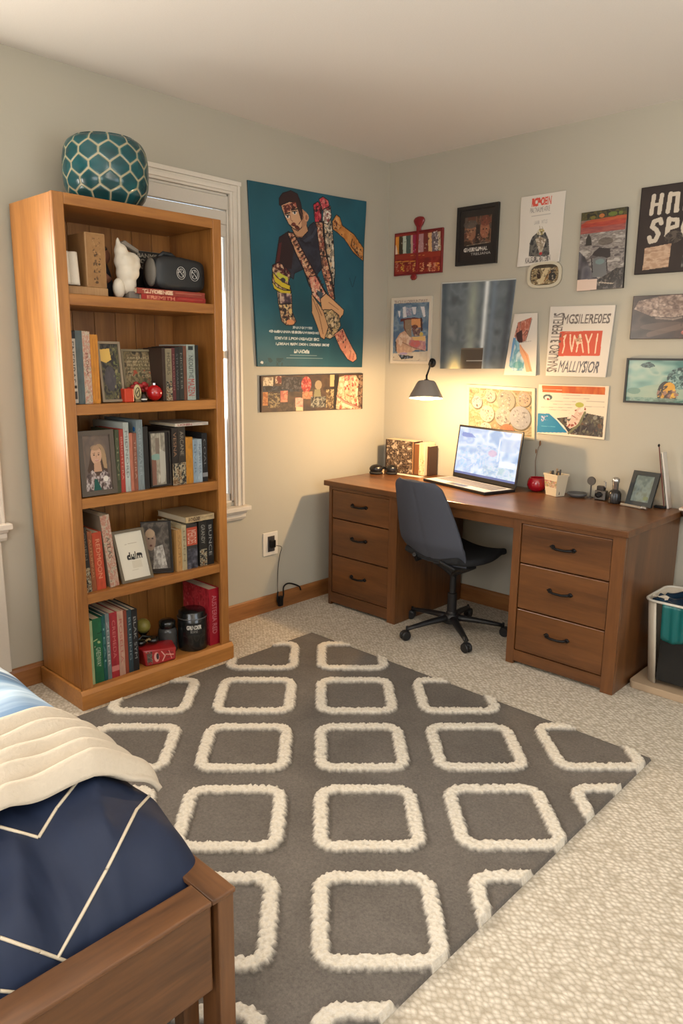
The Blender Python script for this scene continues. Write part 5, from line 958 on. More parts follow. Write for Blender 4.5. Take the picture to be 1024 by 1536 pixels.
# ================================================================ outlet and charger
t = thing('wall_outlet', (0, -1.02, .415), 'white wall outlet plate with a black plug, low on the window wall', 'outlet')
build('plate', MB().box(0, .008, -1.078, -.965, .345, .485), mat('outlet_white', (222, 214, 200), .4), t, bevel=.003, world=True)
build('socket', MB().box(.008, .012, -1.045, -.993, .368, .462), mat('socket_dark', (60, 58, 58), .5), t, bevel=.002, world=True)
build('plug', MB().box(.012, .034, -1.036, -1.002, .395, .440), BLK, t, bevel=.004, world=True)
t = thing('charger_cable', (.03, -.97, .0), 'thin black charger cable running down the wall from the outlet to its plug', 'cable')
pts = [(.034, -1.0, .405), (.040, -.965, .39), (.012, -.955, .33), (.008, -.965, .25), (.014, -.975, .16), (.026, -.985, .115)]
def smooth(pts, n=8):
    P = [Vector(p) for p in pts]; P = [2*P[0]-P[1]]+P+[2*P[-1]-P[-2]]; out = []
    for i in range(1, len(P)-2):
        for k in range(n):
            s = k/n; out.append(.5*((2*P[i])+(-P[i-1]+P[i+1])*s+(2*P[i-1]-5*P[i]+4*P[i+1]-P[i+2])*s*s+(-P[i-1]+3*P[i]-3*P[i+1]+P[i+2])*s**3))
    return out+[P[-2]]
build('wire', MB().tube(smooth(pts), .0018, 8), BLK, t, world=True)
build('loop', MB().tube(smooth([(.028, -.985, .115), (.034, -.995, .06), (.036, -.975, .035), (.032, -.945, .08), (.03, -.94, .135), (.034, -.90, .150), (.034, -.82, .115), (.032, -.80, .085)]), .0048, 8), BLK, t, smooth=True, world=True)
build('adapter', MB().box(.020, .046, -.985, -.955, .022, .085), BLK, t, bevel=.006, world=True)

# ================================================================ things in the bookcase
def vase():
    t = thing('teal_vase', (.235, -2.105, BZ+.0005), 'round teal vase with a beige honeycomb pattern on top of the bookcase', 'vase', rz=.3)
    nu, nv = 300, 150; R_, Hh = .171, .272; u = np.linspace(0, 2*PI, nu+1); th = np.linspace(.0, 1, nv)
    # profile: squat barrel with a flat base and a small mouth
    z = th; r = np.interp(th, [0, .0001, .04, .15, .3, .5, .68, .82, .92, .98, 1.0], [.0, .66, .76, .90, .98, 1.0, .99, .95, .87, .72, .45])
    k = np.convolve(np.pad(r, 4, mode='edge'), np.ones(9)/9, 'valid'); r = np.where((th > .03) & (th < .97), k, r)
    Rr = (r*R_)[:, None]; X = Rr*np.cos(u)[None]; Y = Rr*np.sin(u)[None]; Zz = (z*Hh)[:, None]+0*X; X = X+.05*(Zz-.0)*0
    sites = []; rows = 5
    for j in range(rows):
        zz = (j+.5)/rows*1.0; rad = float(np.interp(zz, th, r)); n = 13
        for i in range(n):
            a = 2*PI*(i+.5*(j % 2))/n; sites.append((rad*R_*math.cos(a), rad*R_*math.sin(a), (zz+RNG.uniform(-.008, .008))*Hh))
    sites = np.array(sites); P = np.stack([X, Y, Zz], -1); rr_ = np.sqrt((X**2+Y**2)); D = np.sqrt(((P[:, :, None, :]-sites[None, None])**2).sum(-1)); D.sort(-1); d1, d2 = D[..., 0], D[..., 1]
    e = (d2-d1); m = np.clip((.0088-e)/.003, 0, 1); thin = ((e > .0125) & (e < .0150)); C = np.ones(X.shape+(3,))*np.array((10, 68, 74.)); nz = vnoise(nv, nu+1, 9, 5, 3, 3)[..., None]; C = C*(.75+.5*nz); C = C*(1-m[..., None])+np.array((158, 150, 122.))*m[..., None]; C = np.where(thin[..., None], C*.72+np.array((120, 130, 110.))*.28, C)
    Z2 = (1-m)*.0018; nr = np.stack([np.cos(u)[None]+0*X, np.sin(u)[None]+0*X, 0*X], -1); P = P+nr*Z2[..., None]
    me = bpy.data.meshes.new('vase_body'); V = P.reshape(-1, 3); i = np.arange(V.shape[0]).reshape(nv, nu+1); F = np.stack([i[:-1, :-1], i[:-1, 1:], i[1:, 1:], i[1:, :-1]], -1).reshape(-1, 4)
    me.vertices.add(len(V)); me.vertices.foreach_set('co', V.ravel()); me.loops.add(F.size); me.loops.foreach_set('vertex_index', F.ravel()); me.polygons.add(len(F)); me.polygons.foreach_set('loop_start', np.arange(0, F.size, 4)); me.polygons.foreach_set('loop_total', np.full(len(F), 4)); me.update(); me.validate()
    L = (np.clip(C/255, 0, 1)**2.2).reshape(-1, 3); ca = me.color_attributes.new('Col', 'FLOAT_COLOR', 'POINT'); ca.data.foreach_set('color', np.concatenate([L, np.ones((len(L), 1))], 1).astype(np.float32).ravel()); me.polygons.foreach_set('use_smooth', [True]*len(me.polygons))
    me.materials.append(print_mat('vase_glaze', .22, spec=.6)); o = bpy.data.objects.new('vase_body', me); COL.objects.link(o); o.parent = t
    build('mouth', MB().lathe([(.074, .267), (.074, .273), (.066, .274), (.060, .26), (.0, .25)], n=40, cap=False), mat('vase_rim', (20, 66, 68), .3), t, smooth=True)
vase()
def at_shelf(px, z, x=.33): return ysolve(px, x, z)
# ---- top shelf
Z0 = SH[0]+.0005
def wood_bookend():
    y0 = ysolve(96, .36, Z0); W_ = wood('maple_', (176, 138, 92), (140, 102, 62), 'z', .6)
    t = thing('wooden_bookend', (.36, -2.30, Z0), 'pale wooden L-shaped block with carved marks at the left of the top shelf', 'bookend')
    build('base', MB().box(-.16, .0, -.082, .108, 0, .034), W_, t, bevel=.004)
    a = Art(40, 100, (150, 112, 70), 81); a.noise(4, [(150, 112, 70), (132, 96, 58)], al=.6, cy=10); m = (a.X > .35) & (a.X < .75) & (a.Y > .08) & (a.Y < .95); a.marks(m, [(70, 50, 30), (90, 66, 40), (164, 128, 84)], 70, .05, .85)
    build('upright', MB().box(-.15, -.004, .018, .106, .034, .245), W_, t, bevel=.004)
    print_mesh('carved_face', a, [(-.0035, .022, .241), (-.0035, .102, .241), (-.0035, .102, .038), (-.0035, .022, .038)], print_mat('carved_wood', .7), t)
    t2 = thing('white_cloth', (.335, -2.345, Z0+.0345), 'folded white cloth draped on the wooden block at the left of the top shelf', 'cloth')
    def cl(u, v): return (.012*math.sin(u*12)+.012*v, -.032+.068*u+.004*v*(u-.5), .125*(1-v)+.002)
    o = build('cloth', MB().grid(cl, 30, 14), mat('white_linen', (214, 204, 188), .9, bump=.5, bscale=300), t2, smooth=True); s = o.modifiers.new('s', 'SOLIDIFY'); s.thickness = .014
wood_bookend()
def horse():
    t = thing('white_sculpture', (.325, -2.085, Z0), 'white ceramic animal head sculpture with a grey crest on the top shelf', 'sculpture'); CE = mat('white_ceramic', (214, 204, 186), .55, bump=.3, bscale=60); GR = mat('grey_stone', (120, 112, 102), .7)
    m = MB()
    for c_, r_ in (((0, .004, .062), (.038, .036, .046)), ((0, .0, .105), (.044, .044, .046)), ((0, -.006, .150), (.042, .046, .042)), ((.004, .034, .140), (.030, .028, .030)), ((.004, .046, .165), (.018, .020, .012)), ((0, -.022, .190), (.030, .028, .034)), ((0, -.034, .222), (.010, .010, .026)), ((.022, .024, .108), (.018, .024, .030)), ((0, .02, .178), (.026, .034, .014)), ((.03, -.02, .165), (.012, .014, .012))): m.ball(c_, r_, 20)
    o = build('body', m, CE, t, smooth=True); r_ = o.modifiers.new('r', 'REMESH'); r_.mode = 'VOXEL'; r_.voxel_size = .0035; r_.use_smooth_shade = True; q_ = o.modifiers.new('q', 'SMOOTH'); q_.iterations = 26; q_.factor = .6
    build('foot', MB().ball((0, -.038, .042), (.026, .026, .0415), 18), CE, t, smooth=True)
    build('plinth', MB().prism([(-.010, .0), (.046, .0), (.050, .026), (.034, .034), (-.008, .030)], 'x', -.03, .03), GR, t, bevel=.004)
    m = MB().add([(-.018, -.030, .222), (.018, -.030, .222), (.018, .052, .188), (-.018, .052, .188), (-.018, -.010, .235), (.018, -.010, .235), (.018, .055, .203), (-.018, .055, .203)], [(0, 3, 2, 1), (4, 5, 6, 7), (0, 1, 5, 4), (1, 2, 6, 5), (2, 3, 7, 6), (3, 0, 4, 7)]); build('crest', m, GR, t, bevel=.004)
    t2 = thing('dark_figurine', (.215, -2.140, Z0), 'dark figurine with flesh-brown parts behind the white sculpture', 'figurine'); FL = mat('figure_brown', (140, 92, 70), .6)
    build('body', MB().lathe([(.0, 0), (.045, .0), (.05, .05), (.038, .11), (.028, .14), (.018, .16)], n=20, cap=False), mat('figure_navy', (34, 34, 42), .6), t2, smooth=True); build('head', MB().ball((.0, .01, .178), (.032, .032, .038), 18), FL, t2, smooth=True); build('hair', MB().ball((-.004, .0, .198), (.033, .034, .030), 18), mat('hair_black', (26, 24, 24), .7), t2, smooth=True); build('arm', MB().tube([(.02, -.03, .13), (.045, -.02, .10), (.046, .01, .075)], [.014, .014, .016], 10), FL, t2, smooth=True)
horse()
y0, y1 = ysolve(205, .37, Z0), ysolve(307.5, .37, Z0)
RB = (150, 52, 40)
def flat_book(y0, y1, z, th, dep, col, tc, txt, label, xf=.375, rz=0):
    t = thing('book', (xf, y0, z), label, 'book', rz=rz); L_ = y1-y0; cm = mat('flat_cover_%d_%d_%d' % col, col, .45)
    m = MB(); m.box(-dep, 0, 0, L_, 0, .002); m.box(-dep, 0, 0, L_, th-.002, th); m.box(-.003, 0, 0, L_, .002, th-.002); build('cover', m, cm, t); build('pages', MB().box(-dep+.004, -.003, .003, L_-.003, .002, th-.002), PAGES, t)
    a = Art(110, 12, col, 3); a.noise(8, [tuple(c*.8 for c in col), tuple(min(255, c*1.15) for c in col)], al=.6, cy=2); a.text(txt, .08, .2, .5, .8, tc, bold=.2); a.rect(.55, .35, .95, .5, tc, .3)
    print_mesh('spine_print', a, [(.0008, .001, th-.0004), (.0008, L_-.001, th-.0004), (.0008, L_-.001, .0004), (.0008, .001, .0004)], SPINE, t)
flat_book(y0+.02, y1, Z0, .022, .20, (150, 40, 34), (200, 130, 100), 'EREMITH', 'lower of the two red books lying flat on the top shelf')
flat_book(y0, y1-.004, Z0+.0225, .024, .20, (140, 56, 42), (214, 180, 150), 'T.LIYORINGS', 'upper of the two red books lying flat, under the black bag')
def bag():
    zb = Z0+.047; t = thing('black_case', (.31, -1.838, zb), 'black rounded carrying case with two white emblems on the red books', 'case'); B = mat('case_black', (34, 36, 38), .5, bump=.2, bscale=300)
    m = MB(); me = MB()
    def body(u, v):
        a = 2*PI*u; e = .42; cx = math.copysign(abs(math.cos(a))**e, math.cos(a)); cz = math.copysign(abs(math.sin(a))**e, math.sin(a)); q = (v-.5)*2; k = (1-abs(q)**5)**.35 if abs(q) < 1 else 0
        return (.062*q, .128*cx*(.86+.14*k) if k else .10*cx, .073+.072*cz*(.86+.14*k)*(1 if cx < .2 or cz < 0 else .93) if k else .073+.05*cz)
    o = MB().grid(body, 49, 15); n = 49
    o.f.append([i for i in range(48)]); o.f.append([14*n+i for i in range(48)][::-1]); build('shell', o, B, t, smooth=True, bevel=0)
    build('side_panel', MB().ball((.012, -.128, .074), (.040, .018, .060), 20), mat('case_grey', (110, 104, 94), .6), t, smooth=True); build('handle', MB().tube([(.01, -.085, .138), (.01, -.06, .158), (.01, -.02, .156), (.01, .0, .142)], .007, 8, flat=1.4), B, t, smooth=True)
    for k, (y, r) in enumerate(((-.008, .026), (.062, .028))):
        m = MB()
        for rad in (r, r*.68): m.tube([(.066, y+rad*.85*math.cos(q), .076+rad*math.sin(q)) for q in [2*PI*i/28 for i in range(29)]], .0009, 6)
        m.tube([(.066, y-r*.6, .076+r*.6), (.066, y, .076), (.066, y+r*.5, .076-r*.6)], .0012, 6)
        for q in range(3): a = q*1.3+k; m.tube([(.066, y+r*.25*math.cos(a), .076+r*.3*math.sin(a)), (.066, y+r*.66*math.cos(a+.5), .076+r*.7*math.sin(a+.5))], .001, 6)
        build('emblem', m, mat('emblem_white', (206, 204, 198), .5), t)
    tb = thing('book', (.20, -1.965, zb), 'black book with pale lettering standing behind the black case', 'book'); build('cover', MB().box(-.032, 0, 0, .205, 0, .175), mat('black_cover', (28, 27, 28), .5), tb, bevel=.002); a = Art(110, 90, (30, 28, 28), 88)
    for k in range(3): a.text(('BANMERCLE', 'SOUTHLING', 'ADERTORN')[k], .05, .05+.14*k, .9, .15+.14*k, (170, 164, 150), bold=.2)
    print_mesh('cover_print', a, [(.0008, .002, .173), (.0008, .203, .173), (.0008, .203, .002), (.0008, .002, .002)], SPINE, tb); build('pages', MB().box(-.028, -.004, .003, .202, .16, .1758), PAGES, tb)
bag()
# ---- second shelf props
def shelf_frame(pl, pr, pt, z, x, art, fcol, fw, label, back=.018, name='picture_frame', cat='picture', tip=.03):
    ya, yb = ysolve(pl, x, z), ysolve(pr, x, z); h = zsolve(pt, x, (ya+yb)/2)-z; return framed(name, [(x-tip, ya, z+h), (x-tip, yb, z+h), (x, yb, z+.004), (x, ya, z+.004)], art, fcol, fw, back, label, cat, GLOSSY)
Z1 = SH[1]+.0005
a = Art(70, 130, (54, 50, 48), 91); a.noise(6, [(40, 38, 40), (70, 66, 62), (96, 92, 60), (44, 42, 44)], con=2.4, cy=9); a.poly([(.0, .1), (.55, .08), (.6, .28), (.3, .34), (0, .3)], (206, 170, 90)); a.ell(.45, .62, .3, .22, (72, 68, 72)); a.noise(8, [(60, 56, 60), (84, 78, 80)], mask=a.em(.45, .62, .3, .22), al=.6, cy=8); a.marks(a.X > .65, [(110, 116, 70), (60, 66, 50), (140, 130, 90)], 40, .05)
shelf_frame(155, 189, 512, Z1, .36, a, (140, 124, 102), .010, 'silver-brown framed dark picture right of the orange book on the second shelf')
a = Art(80, 90, (96, 84, 62), 93); a.noise(7, [(60, 52, 40), (150, 130, 96), (90, 78, 56), (120, 106, 74)], con=2.4); 
for k in range(6): a.text('ABRENTULISMO'[k:k+7], .12, .12+k*.075, .85, .16+k*.075, (200, 186, 150), .8)
a.marks(a.Y > .4, [(60, 60, 40), (150, 140, 100), (170, 60, 40)], 50, .04, .7)
shelf_frame(190, 240, 524, Z1, .30, a, (130, 118, 92), .009, 'tarnished framed certificate behind the red ornaments on the second shelf')
yb = ysolve(232, .345, Z1); t = thing('red_ball_ornament', (.345, yb, Z1), 'shiny red ball ornament on the second shelf', 'ornament'); build('ball', MB().ball((0, 0, .036), .0355, 24), mat('red_gloss_ball', (176, 20, 26), .15, coat=.6), t, smooth=True); build('cap', MB().lathe([(.008, .068), (.008, .078), (.0, .079)], n=12, cap=False), CH, t)
yb = ysolve(191, .36, Z1); t = thing('red_candle', (.36, yb, Z1), 'small square red-orange candle left of the badge on the second shelf', 'candle'); build('wax', MB().box(-.02, .02, -.022, .022, 0, .058), mat('candle_red', (190, 60, 34), .3), t, bevel=.004); build('wick', MB().tube([(0, 0, .058), (0, .001, .066)], .0012, 6), BLK, t)
yb = ysolve(206.5, .365, Z1); t = thing('oval_badge', (.365, yb, Z1), 'small cream oval badge standing between the red candle and the red ball', 'badge'); m = MB().lathe([(.0, -.003), (.017, -.003), (.018, 0), (.017, .003), (.0, .003)], n=28, cap=False, M=Matrix.Translation((0, 0, .041)) @ Matrix.Rotation(PI/2, 4, 'Y') @ Matrix.Diagonal((1.9, 1, 1, 1))); build('plate', m, mat('badge_cream', (190, 176, 130), .4), t, smooth=True)
m = MB(); m.tube([(.004, .010*math.cos(q), .041+.020*math.sin(q)) for q in [2*PI*i/24 for i in range(25)]], .0015, 6); m.tube([(.004, -.005, .035), (.004, .004, .05)], .002, 6); build('emblem', m, BLK, t); build('foot', MB().box(-.010, .006, -.014, .014, 0, .010), mat('badge_foot', (110, 96, 66), .5), t, bevel=.002)
yb = ysolve(216.5, .372, Z1); t = thing('small_bell', (.37, yb, Z1), 'tiny black and white bell-shaped trinket left of the red ball', 'trinket'); build('body', MB().lathe([(.0, .0), (.014, .0), (.012, .014), (.006, .030), (.0, .034)], n=16, cap=False), mat('trinket_black', (40, 34, 34), .4), t, smooth=True); build('stripe', MB().lathe([(.0135, .008), (.0128, .013), (.0125, .014)], n=16, cap=False), mat('trinket_white', (200, 196, 186), .4), t)
yb = ysolve(198, .315, Z1); t = thing('red_blossom', (.318, yb+.028, Z1), 'cluster of red petals behind the candle and the red ball', 'ornament'); m = MB(); rr2 = random.Random(5)
for k in range(12): m.ball((rr2.uniform(-.014, .010), rr2.uniform(-.045, .055), .060+rr2.uniform(-.016, .016)), (.010, .014, .011), 10)
build('petals', m, mat('petal_red', (160, 40, 40), .5), t, smooth=True); build('stem', MB().tube([(0, 0, 0), (0, 0, .055)], .004, 8), mat('stem_green', (50, 60, 36), .7), t)
# ---- third shelf props
Z2 = SH[2]+.0005
def portrait():
    a = Art(110, 170, (104, 90, 80), 95); a.noise(3, [(110, 94, 82), (92, 80, 74), (120, 100, 86)], al=.8)
    hair = (48, 38, 34); a.ell(.60, .42, .24, .26, (150, 124, 94)); a.ell(.48, .52, .26, .22, (60, 46, 38)); a.poly([(.2, .5), (.3, .3), (.62, .22), (.84, .4), (.88, .72), (.8, .8), (.2, .76), (.12, .62)], (70, 52, 42)); a.poly([(.62, .24), (.84, .36), (.86, .62), (.74, .6)], (156, 128, 96)); a.ell(.48, .36, .20, .17, (186, 148, 122)); a.poly([(.38, .5), (.62, .48), (.66, .66), (.36, .66)], (176, 138, 112)); a.ell(.46, .225, .17, .05, (150, 122, 94), .8)
    for x in (.40, .57): a.ell(x, .355, .032, .012, (50, 36, 32)); a.line([(x-.04, .325), (x+.04, .322)], .012, (80, 56, 44))
    a.line([(.48, .36), (.485, .41)], .012, (150, 110, 88)); a.ell(.49, .445, .055, .012, (220, 206, 196)); a.ell(.49, .452, .065, .018, (150, 84, 74), .5)
    a.poly([(.02, 1), (.08, .72), (.3, .62), (.5, .74), (.72, .64), (.92, .72), (.98, 1)], (120, 108, 100)); a.noise(10, [(90, 78, 76), (190, 180, 176), (120, 104, 100), (70, 58, 56)], mask=a.pm([(.02, 1), (.08, .72), (.3, .62), (.5, .74), (.72, .64), (.92, .72), (.98, 1)]), con=2.8, cy=10); a.poly([(.36, .78), (.46, .80), (.6, 1), (.3, 1)], (24, 78, 70)); a.ell(.78, .80, .10, .05, (206, 198, 186)); return a
t = shelf_frame(124, 177, 646, Z2, .385, portrait(), (84, 74, 64), .020, 'grey-brown framed portrait of a smiling long-haired person on the third shelf', tip=.014)
yb = ysolve(112, .345, Z2); row(SH[2], .350, 0, [(110, 122, 642, .20, (176, 156, 124), 'plain', WH, '', 'cream book standing behind the portrait frame at the left end of the third shelf')])
zb = zsolve(650, .35, ysolve(202, .35, Z2))
yb = ysolve(202, .33, zb); t = thing('blue_ball', (.352, yb-.003, zsolve(650, .372, yb)+.0), 'small blue ball resting on the salmon and brown books of the third shelf', 'ball'); build('ball', MB().ball((0, 0, .018), .0185, 18), mat('ball_blue', (24, 84, 140), .3), t, smooth=True); BALL = t
a = Art(80, 130, (150, 144, 130), 97); a.noise(4, [(160, 154, 138), (126, 120, 108), (176, 170, 154)], con=2, cy=6); a.rect(.28, .1, .5, .4, (110, 96, 86), .8); a.ell(.3, .46, .3, .06, (120, 150, 140)); a.poly([(0, .5), (.3, .52), (.28, 1), (0, 1)], (120, 84, 72)); a.poly([(.5, .3), (.9, .4), (.75, .95), (.5, .98)], (170, 166, 154)); a.rect(.82, 0, 1, 1, (44, 38, 36)); a.line([(.55, .0), (.55, .35)], .03, (196, 190, 170))
shelf_frame(227.5, 258, 647, Z2, .372, a, (40, 35, 32), .007, 'dark-edged picture-cover book facing out in the middle of the third shelf', name='book', cat='book', back=.02, tip=.004)
yA, yB = ysolve(254, .36, 1.16), ysolve(316, .385, 1.16)
ztop = max((o.location.z for o in []), default=0)
# ---- fourth shelf props
Z3 = SH[3]+.0005
a = Art(90, 120, (206, 200, 184), 99); a.line([(.3, .25), (.75, .24)], .01, (150, 140, 120)); a.text('dulm', .30, .44, .84, .58, (30, 28, 28), bold=1.0); a.rect(.42, .62, .78, .78, (196, 188, 170)); a.line([(.3, .82), (.7, .81)], .008, (170, 160, 140))
ya, yb = ysolve(181, .375, Z3), ysolve(228, .375, Z3); w = yb-ya; ln = math.radians(8); U = Vector((-.02, -math.sin(ln)*.24, math.cos(ln)*.24)); Rr = Vector((0, w*math.cos(ln), w*math.sin(ln)*.0)); B0 = Vector((.375, ya+.012, Z3+.002))
framed('framed_photo', [B0+U, B0+U+Rr, B0+Rr, B0], a, (104, 94, 78), .012, .014, 'white card in a thin grey frame leaning on the fourth shelf', 'photo frame', PAPER)
a = Art(110, 150, (70, 64, 60), 101); a.noise(5, [(44, 40, 38), (96, 88, 80), (60, 54, 50)], con=2.2, cy=7); a.ell(.28, .34, .19, .22, (140, 116, 100)); a.ell(.28, .22, .17, .08, (176, 150, 120), .8); a.ell(.22, .32, .035, .015, (40, 32, 30)); a.ell(.36, .32, .035, .015, (40, 32, 30)); a.ell(.29, .46, .05, .02, (90, 50, 46)); a.poly([(.4, .5), (.7, .45), (.85, 1), (.3, 1)], (150, 144, 136)); a.noise(14, [(120, 114, 108), (180, 174, 164)], mask=a.pm([(.4, .5), (.7, .45), (.85, 1), (.3, 1)]), con=2.4, cy=16); a.rect(.93, 0, 1, 1, (26, 24, 24)); a.rect(0, .93, 1, 1, (30, 26, 26))
ya, yb = ysolve(231, .355, Z3), ysolve(264.5, .375, Z3); h = zsolve(783, .365, (ya+yb)/2)-Z3
framed('book', [(.30, ya-.026, Z3+h), (.366, yb-.016, Z3+h), (.374, yb-.014, Z3+.003), (.308, ya-.024, Z3+.003)], a, (30, 28, 28), .004, .018, 'dark book with a pale face on its cover on the fourth shelf', 'book', GLOSSY)
# books lying on top of standing ones
def topz(px, pt, x=.372): y = ysolve(px, x, 1); return zsolve(pt, x, y)
z_ = SH[3]; yy0, yy1 = ysolve(283, .374, z_+.3), ysolve(321, .374, z_+.3); zt = max(zsolve(779, .372, ysolve(316, .372, z_)), zsolve(782, .372, ysolve(305, .372, z_)), zsolve(786, .372, ysolve(289, .372, z_)))+.0012
flat_book(yy0-.02, yy1-.002, zt, .028, .24, (176, 154, 116), (90, 70, 50), 'ANTHOLOGY', 'cream-brown book lying flat across the standing books of the fourth shelf')
z_ = SH[2]; zt = max(zsolve(642, .372, ysolve(264, .372, z_)), zsolve(640, .372, ysolve(275, .372, z_)), zsolve(650, .372, ysolve(308, .372, z_)))+.0012
flat_book(ysolve(262, .374, zt), ysolve(312, .374, zt), zt, .014, .22, (186, 178, 164), (120, 40, 50), 'LICHEN', 'thin white book lying flat across the standing books of the third shelf')
# ---- bottom shelf props
Z4 = SH[4]+.0005
yb = ysolve(331, .365, Z4)
a = Art(100, 120, (160, 30, 44), 105); a.noise(9, [(150, 26, 40), (190, 60, 66), (170, 34, 48)], con=2.4); a.marks(np.ones((120, 100), bool), [(214, 130, 120), (120, 20, 30)], 70, .03, .5)
y_r0, y_r1 = ysolve(318, .37, Z4), ysolve(333, .37, Z4); hr_ = zsolve(884, .37, y_r0)-Z4
book((.370, min(y_r0, BY1-.032-(y_r1-y_r0)), Z4), y_r1-y_r0-.002, hr_, .22, (176, 24, 44), 'text', (236, 190, 190), 'AUSTERIA RED', 'bright red book at the right end of the bottom shelf', cover_art=a)
yb = ysolve(296, .33, Z4); t = thing('black_canister', (.315, yb-.016, Z4), 'black canister with white lettering left of the bright red book', 'canister'); B = mat('canister_black', (22, 24, 24), .25, coat=.4)
build('body', MB().lathe([(.0, .0), (.070, .0), (.072, .006), (.072, .165), (.066, .172), (.066, .19), (.06, .196), (.0, .196)], n=36, cap=False), B, t, smooth=True, bevel=0)
a = Art(80, 40, (22, 24, 24), 107); a.text('GRINDER', .08, .2, .92, .52, (210, 206, 196), bold=.5); a.text('BEANS', .3, .6, .7, .82, (170, 166, 160))
AN = math.radians(-30)
def curve_print(name, art, r, z0, z1, a0, a1, m, parent):
    h, w = art.h, art.w; o = print_mesh(name, art, [(0, 0, z1), (0, 1, z1), (0, 1, z0), (0, 0, z0)], m, parent)
    for v in o.data.vertices: q = a0+(a1-a0)*v.co.y; v.co = (r*math.cos(q), r*math.sin(q), v.co.z)
    return o
curve_print('label_print', a, .0726, .085, .145, AN-.55, AN+.62, SPINE, t)
build('lid_ring', MB().lathe([(.0725, .160), (.0735, .163), (.0725, .166)], n=36, cap=False), mat('ring_grey', (80, 80, 80), .3), t)
yb = ysolve(262, .31, Z4); t = thing('dark_glass_jar', (.268, yb-.010, Z4), 'dark grey glass jar left of the black canister on the bottom shelf', 'jar'); build('jar', MB().lathe([(.0, .0), (.044, .0), (.047, .006), (.046, .10), (.040, .118), (.034, .122)], n=28, cap=False), mat('jar_smoke', (60, 60, 60), .2), t, smooth=True); build('lid', MB().lathe([(.036, .120), (.040, .122), (.040, .15), (.030, .158), (.0, .160)], n=28, cap=False), B, t, smooth=True)
yb = ysolve(216, .25, Z4); t = thing('gold_ball_ornament', (.20, ysolve(214, .20, .24), Z4), 'green-gold patterned ball on a dark stand behind the red mask', 'ornament'); build('ball', MB().ball((0, 0, .132), .036, 20), mat('gold_green', (140, 130, 60), .4, bump=.8, bscale=90), t, smooth=True); build('stand', MB().lathe([(.035, 0), (.035, .01), (.014, .02), (.014, .085), (.026, .10)], n=18), B, t)
def mask():
    y0, y1 = ysolve(215, .36, Z4), ysolve(272, .375, Z4); w = y1-y0; t = thing('red_mask', (.335, y0, Z4), 'red painted box-shaped mask with pale markings at the front of the bottom shelf', 'mask', rz=math.radians(-4)); R_ = mat('mask_red', (150, 30, 34), .35, coat=.3)
    m = MB(); x0, x1 = -.07, .045; v = [(x0, .0, 0), (x1-.01, .012, 0), (x1, w*.35, 0), (x1, w*.8, 0), (x0+.02, w, 0), (x0, .0, .075), (x1-.015, .0, .080), (x1-.005, w*.35, .072), (x1-.008, w*.85, .058), (x0+.02, w*.97, .07)]
    m.add(v, [(4, 3, 2, 1, 0), (5, 6, 7, 8, 9), (0, 1, 6, 5), (1, 2, 7, 6), (2, 3, 8, 7), (3, 4, 9, 8), (4, 0, 5, 9)]); build('shell', m, R_, t, bevel=.006)
    a = Art(120, 50, (150, 34, 36), 109); a.noise(5, [(140, 28, 32), (166, 50, 46)], al=.7); a.rect(.02, .15, .22, .8, (70, 80, 70), .8); a.marks(a.X < .25, [(40, 50, 46), (150, 140, 120), (110, 120, 100)], 26, .03); a.ell(.42, .5, .11, .38*120/50*.42, (206, 150, 140)); a.ell(.46, .45, .06, .26, (60, 40, 40)); a.line([(.6, .1), (.7, .5), (.62, .9)], .03, (206, 160, 150)); a.line([(.75, .2), (.95, .35)], .02, (60, 30, 30)); a.line([(.72, .4), (.95, .55)], .025, (206, 170, 150)); a.line([(.75, .7), (.96, .75)], .02, (50, 26, 26)); a.line([(.82, .1), (.9, .9)], .015, (216, 150, 140))
    for nm, q, sub in (('face_print', [(x1-.0125, .012, .073), (x1-.0035, w*.36, .066), (x1+.0015, w*.35, .008), (x1-.008, .018, .008)], (0, 60)), ('face_print', [(x1-.0035, w*.36, .066), (x1-.0065, w*.80, .054), (x1+.0015, w*.78, .008), (x1+.0015, w*.35, .008)], (60, 120))):
        b = Art(60, 50); b.a = a.a[:, sub[0]:sub[1]]; print_mesh(nm, b, [(p[0]+.0012, p[1], p[2]) for p in q], SPINE, t)
    t2 = thing('black_goggles', (.31, y0+.03, Z4+.083), 'pair of black goggles lying on the red mask', 'goggles'); m = MB()
    for s in (0, 1): m.lathe([(.012, 0), (.026, .002), (.028, .012), (.022, .020), (.010, .020)], n=18, M=Matrix.Translation((s*.012-.02, s*.062, 0)))
    build('lens_cup', m, B, t2, smooth=True); build('strap', MB().tube([(-.02, -.028, .008), (-.05, .03, .022), (-.015, .092, .008)], .005, 8, flat=1.6), B, t2, smooth=True)
    build('nose_bridge', MB().tube([(-.01, .022, .012), (.0, .035, .022), (.002, .048, .012)], .005, 8), mat('bridge_tan', (150, 130, 90), .5), t2)
mask()

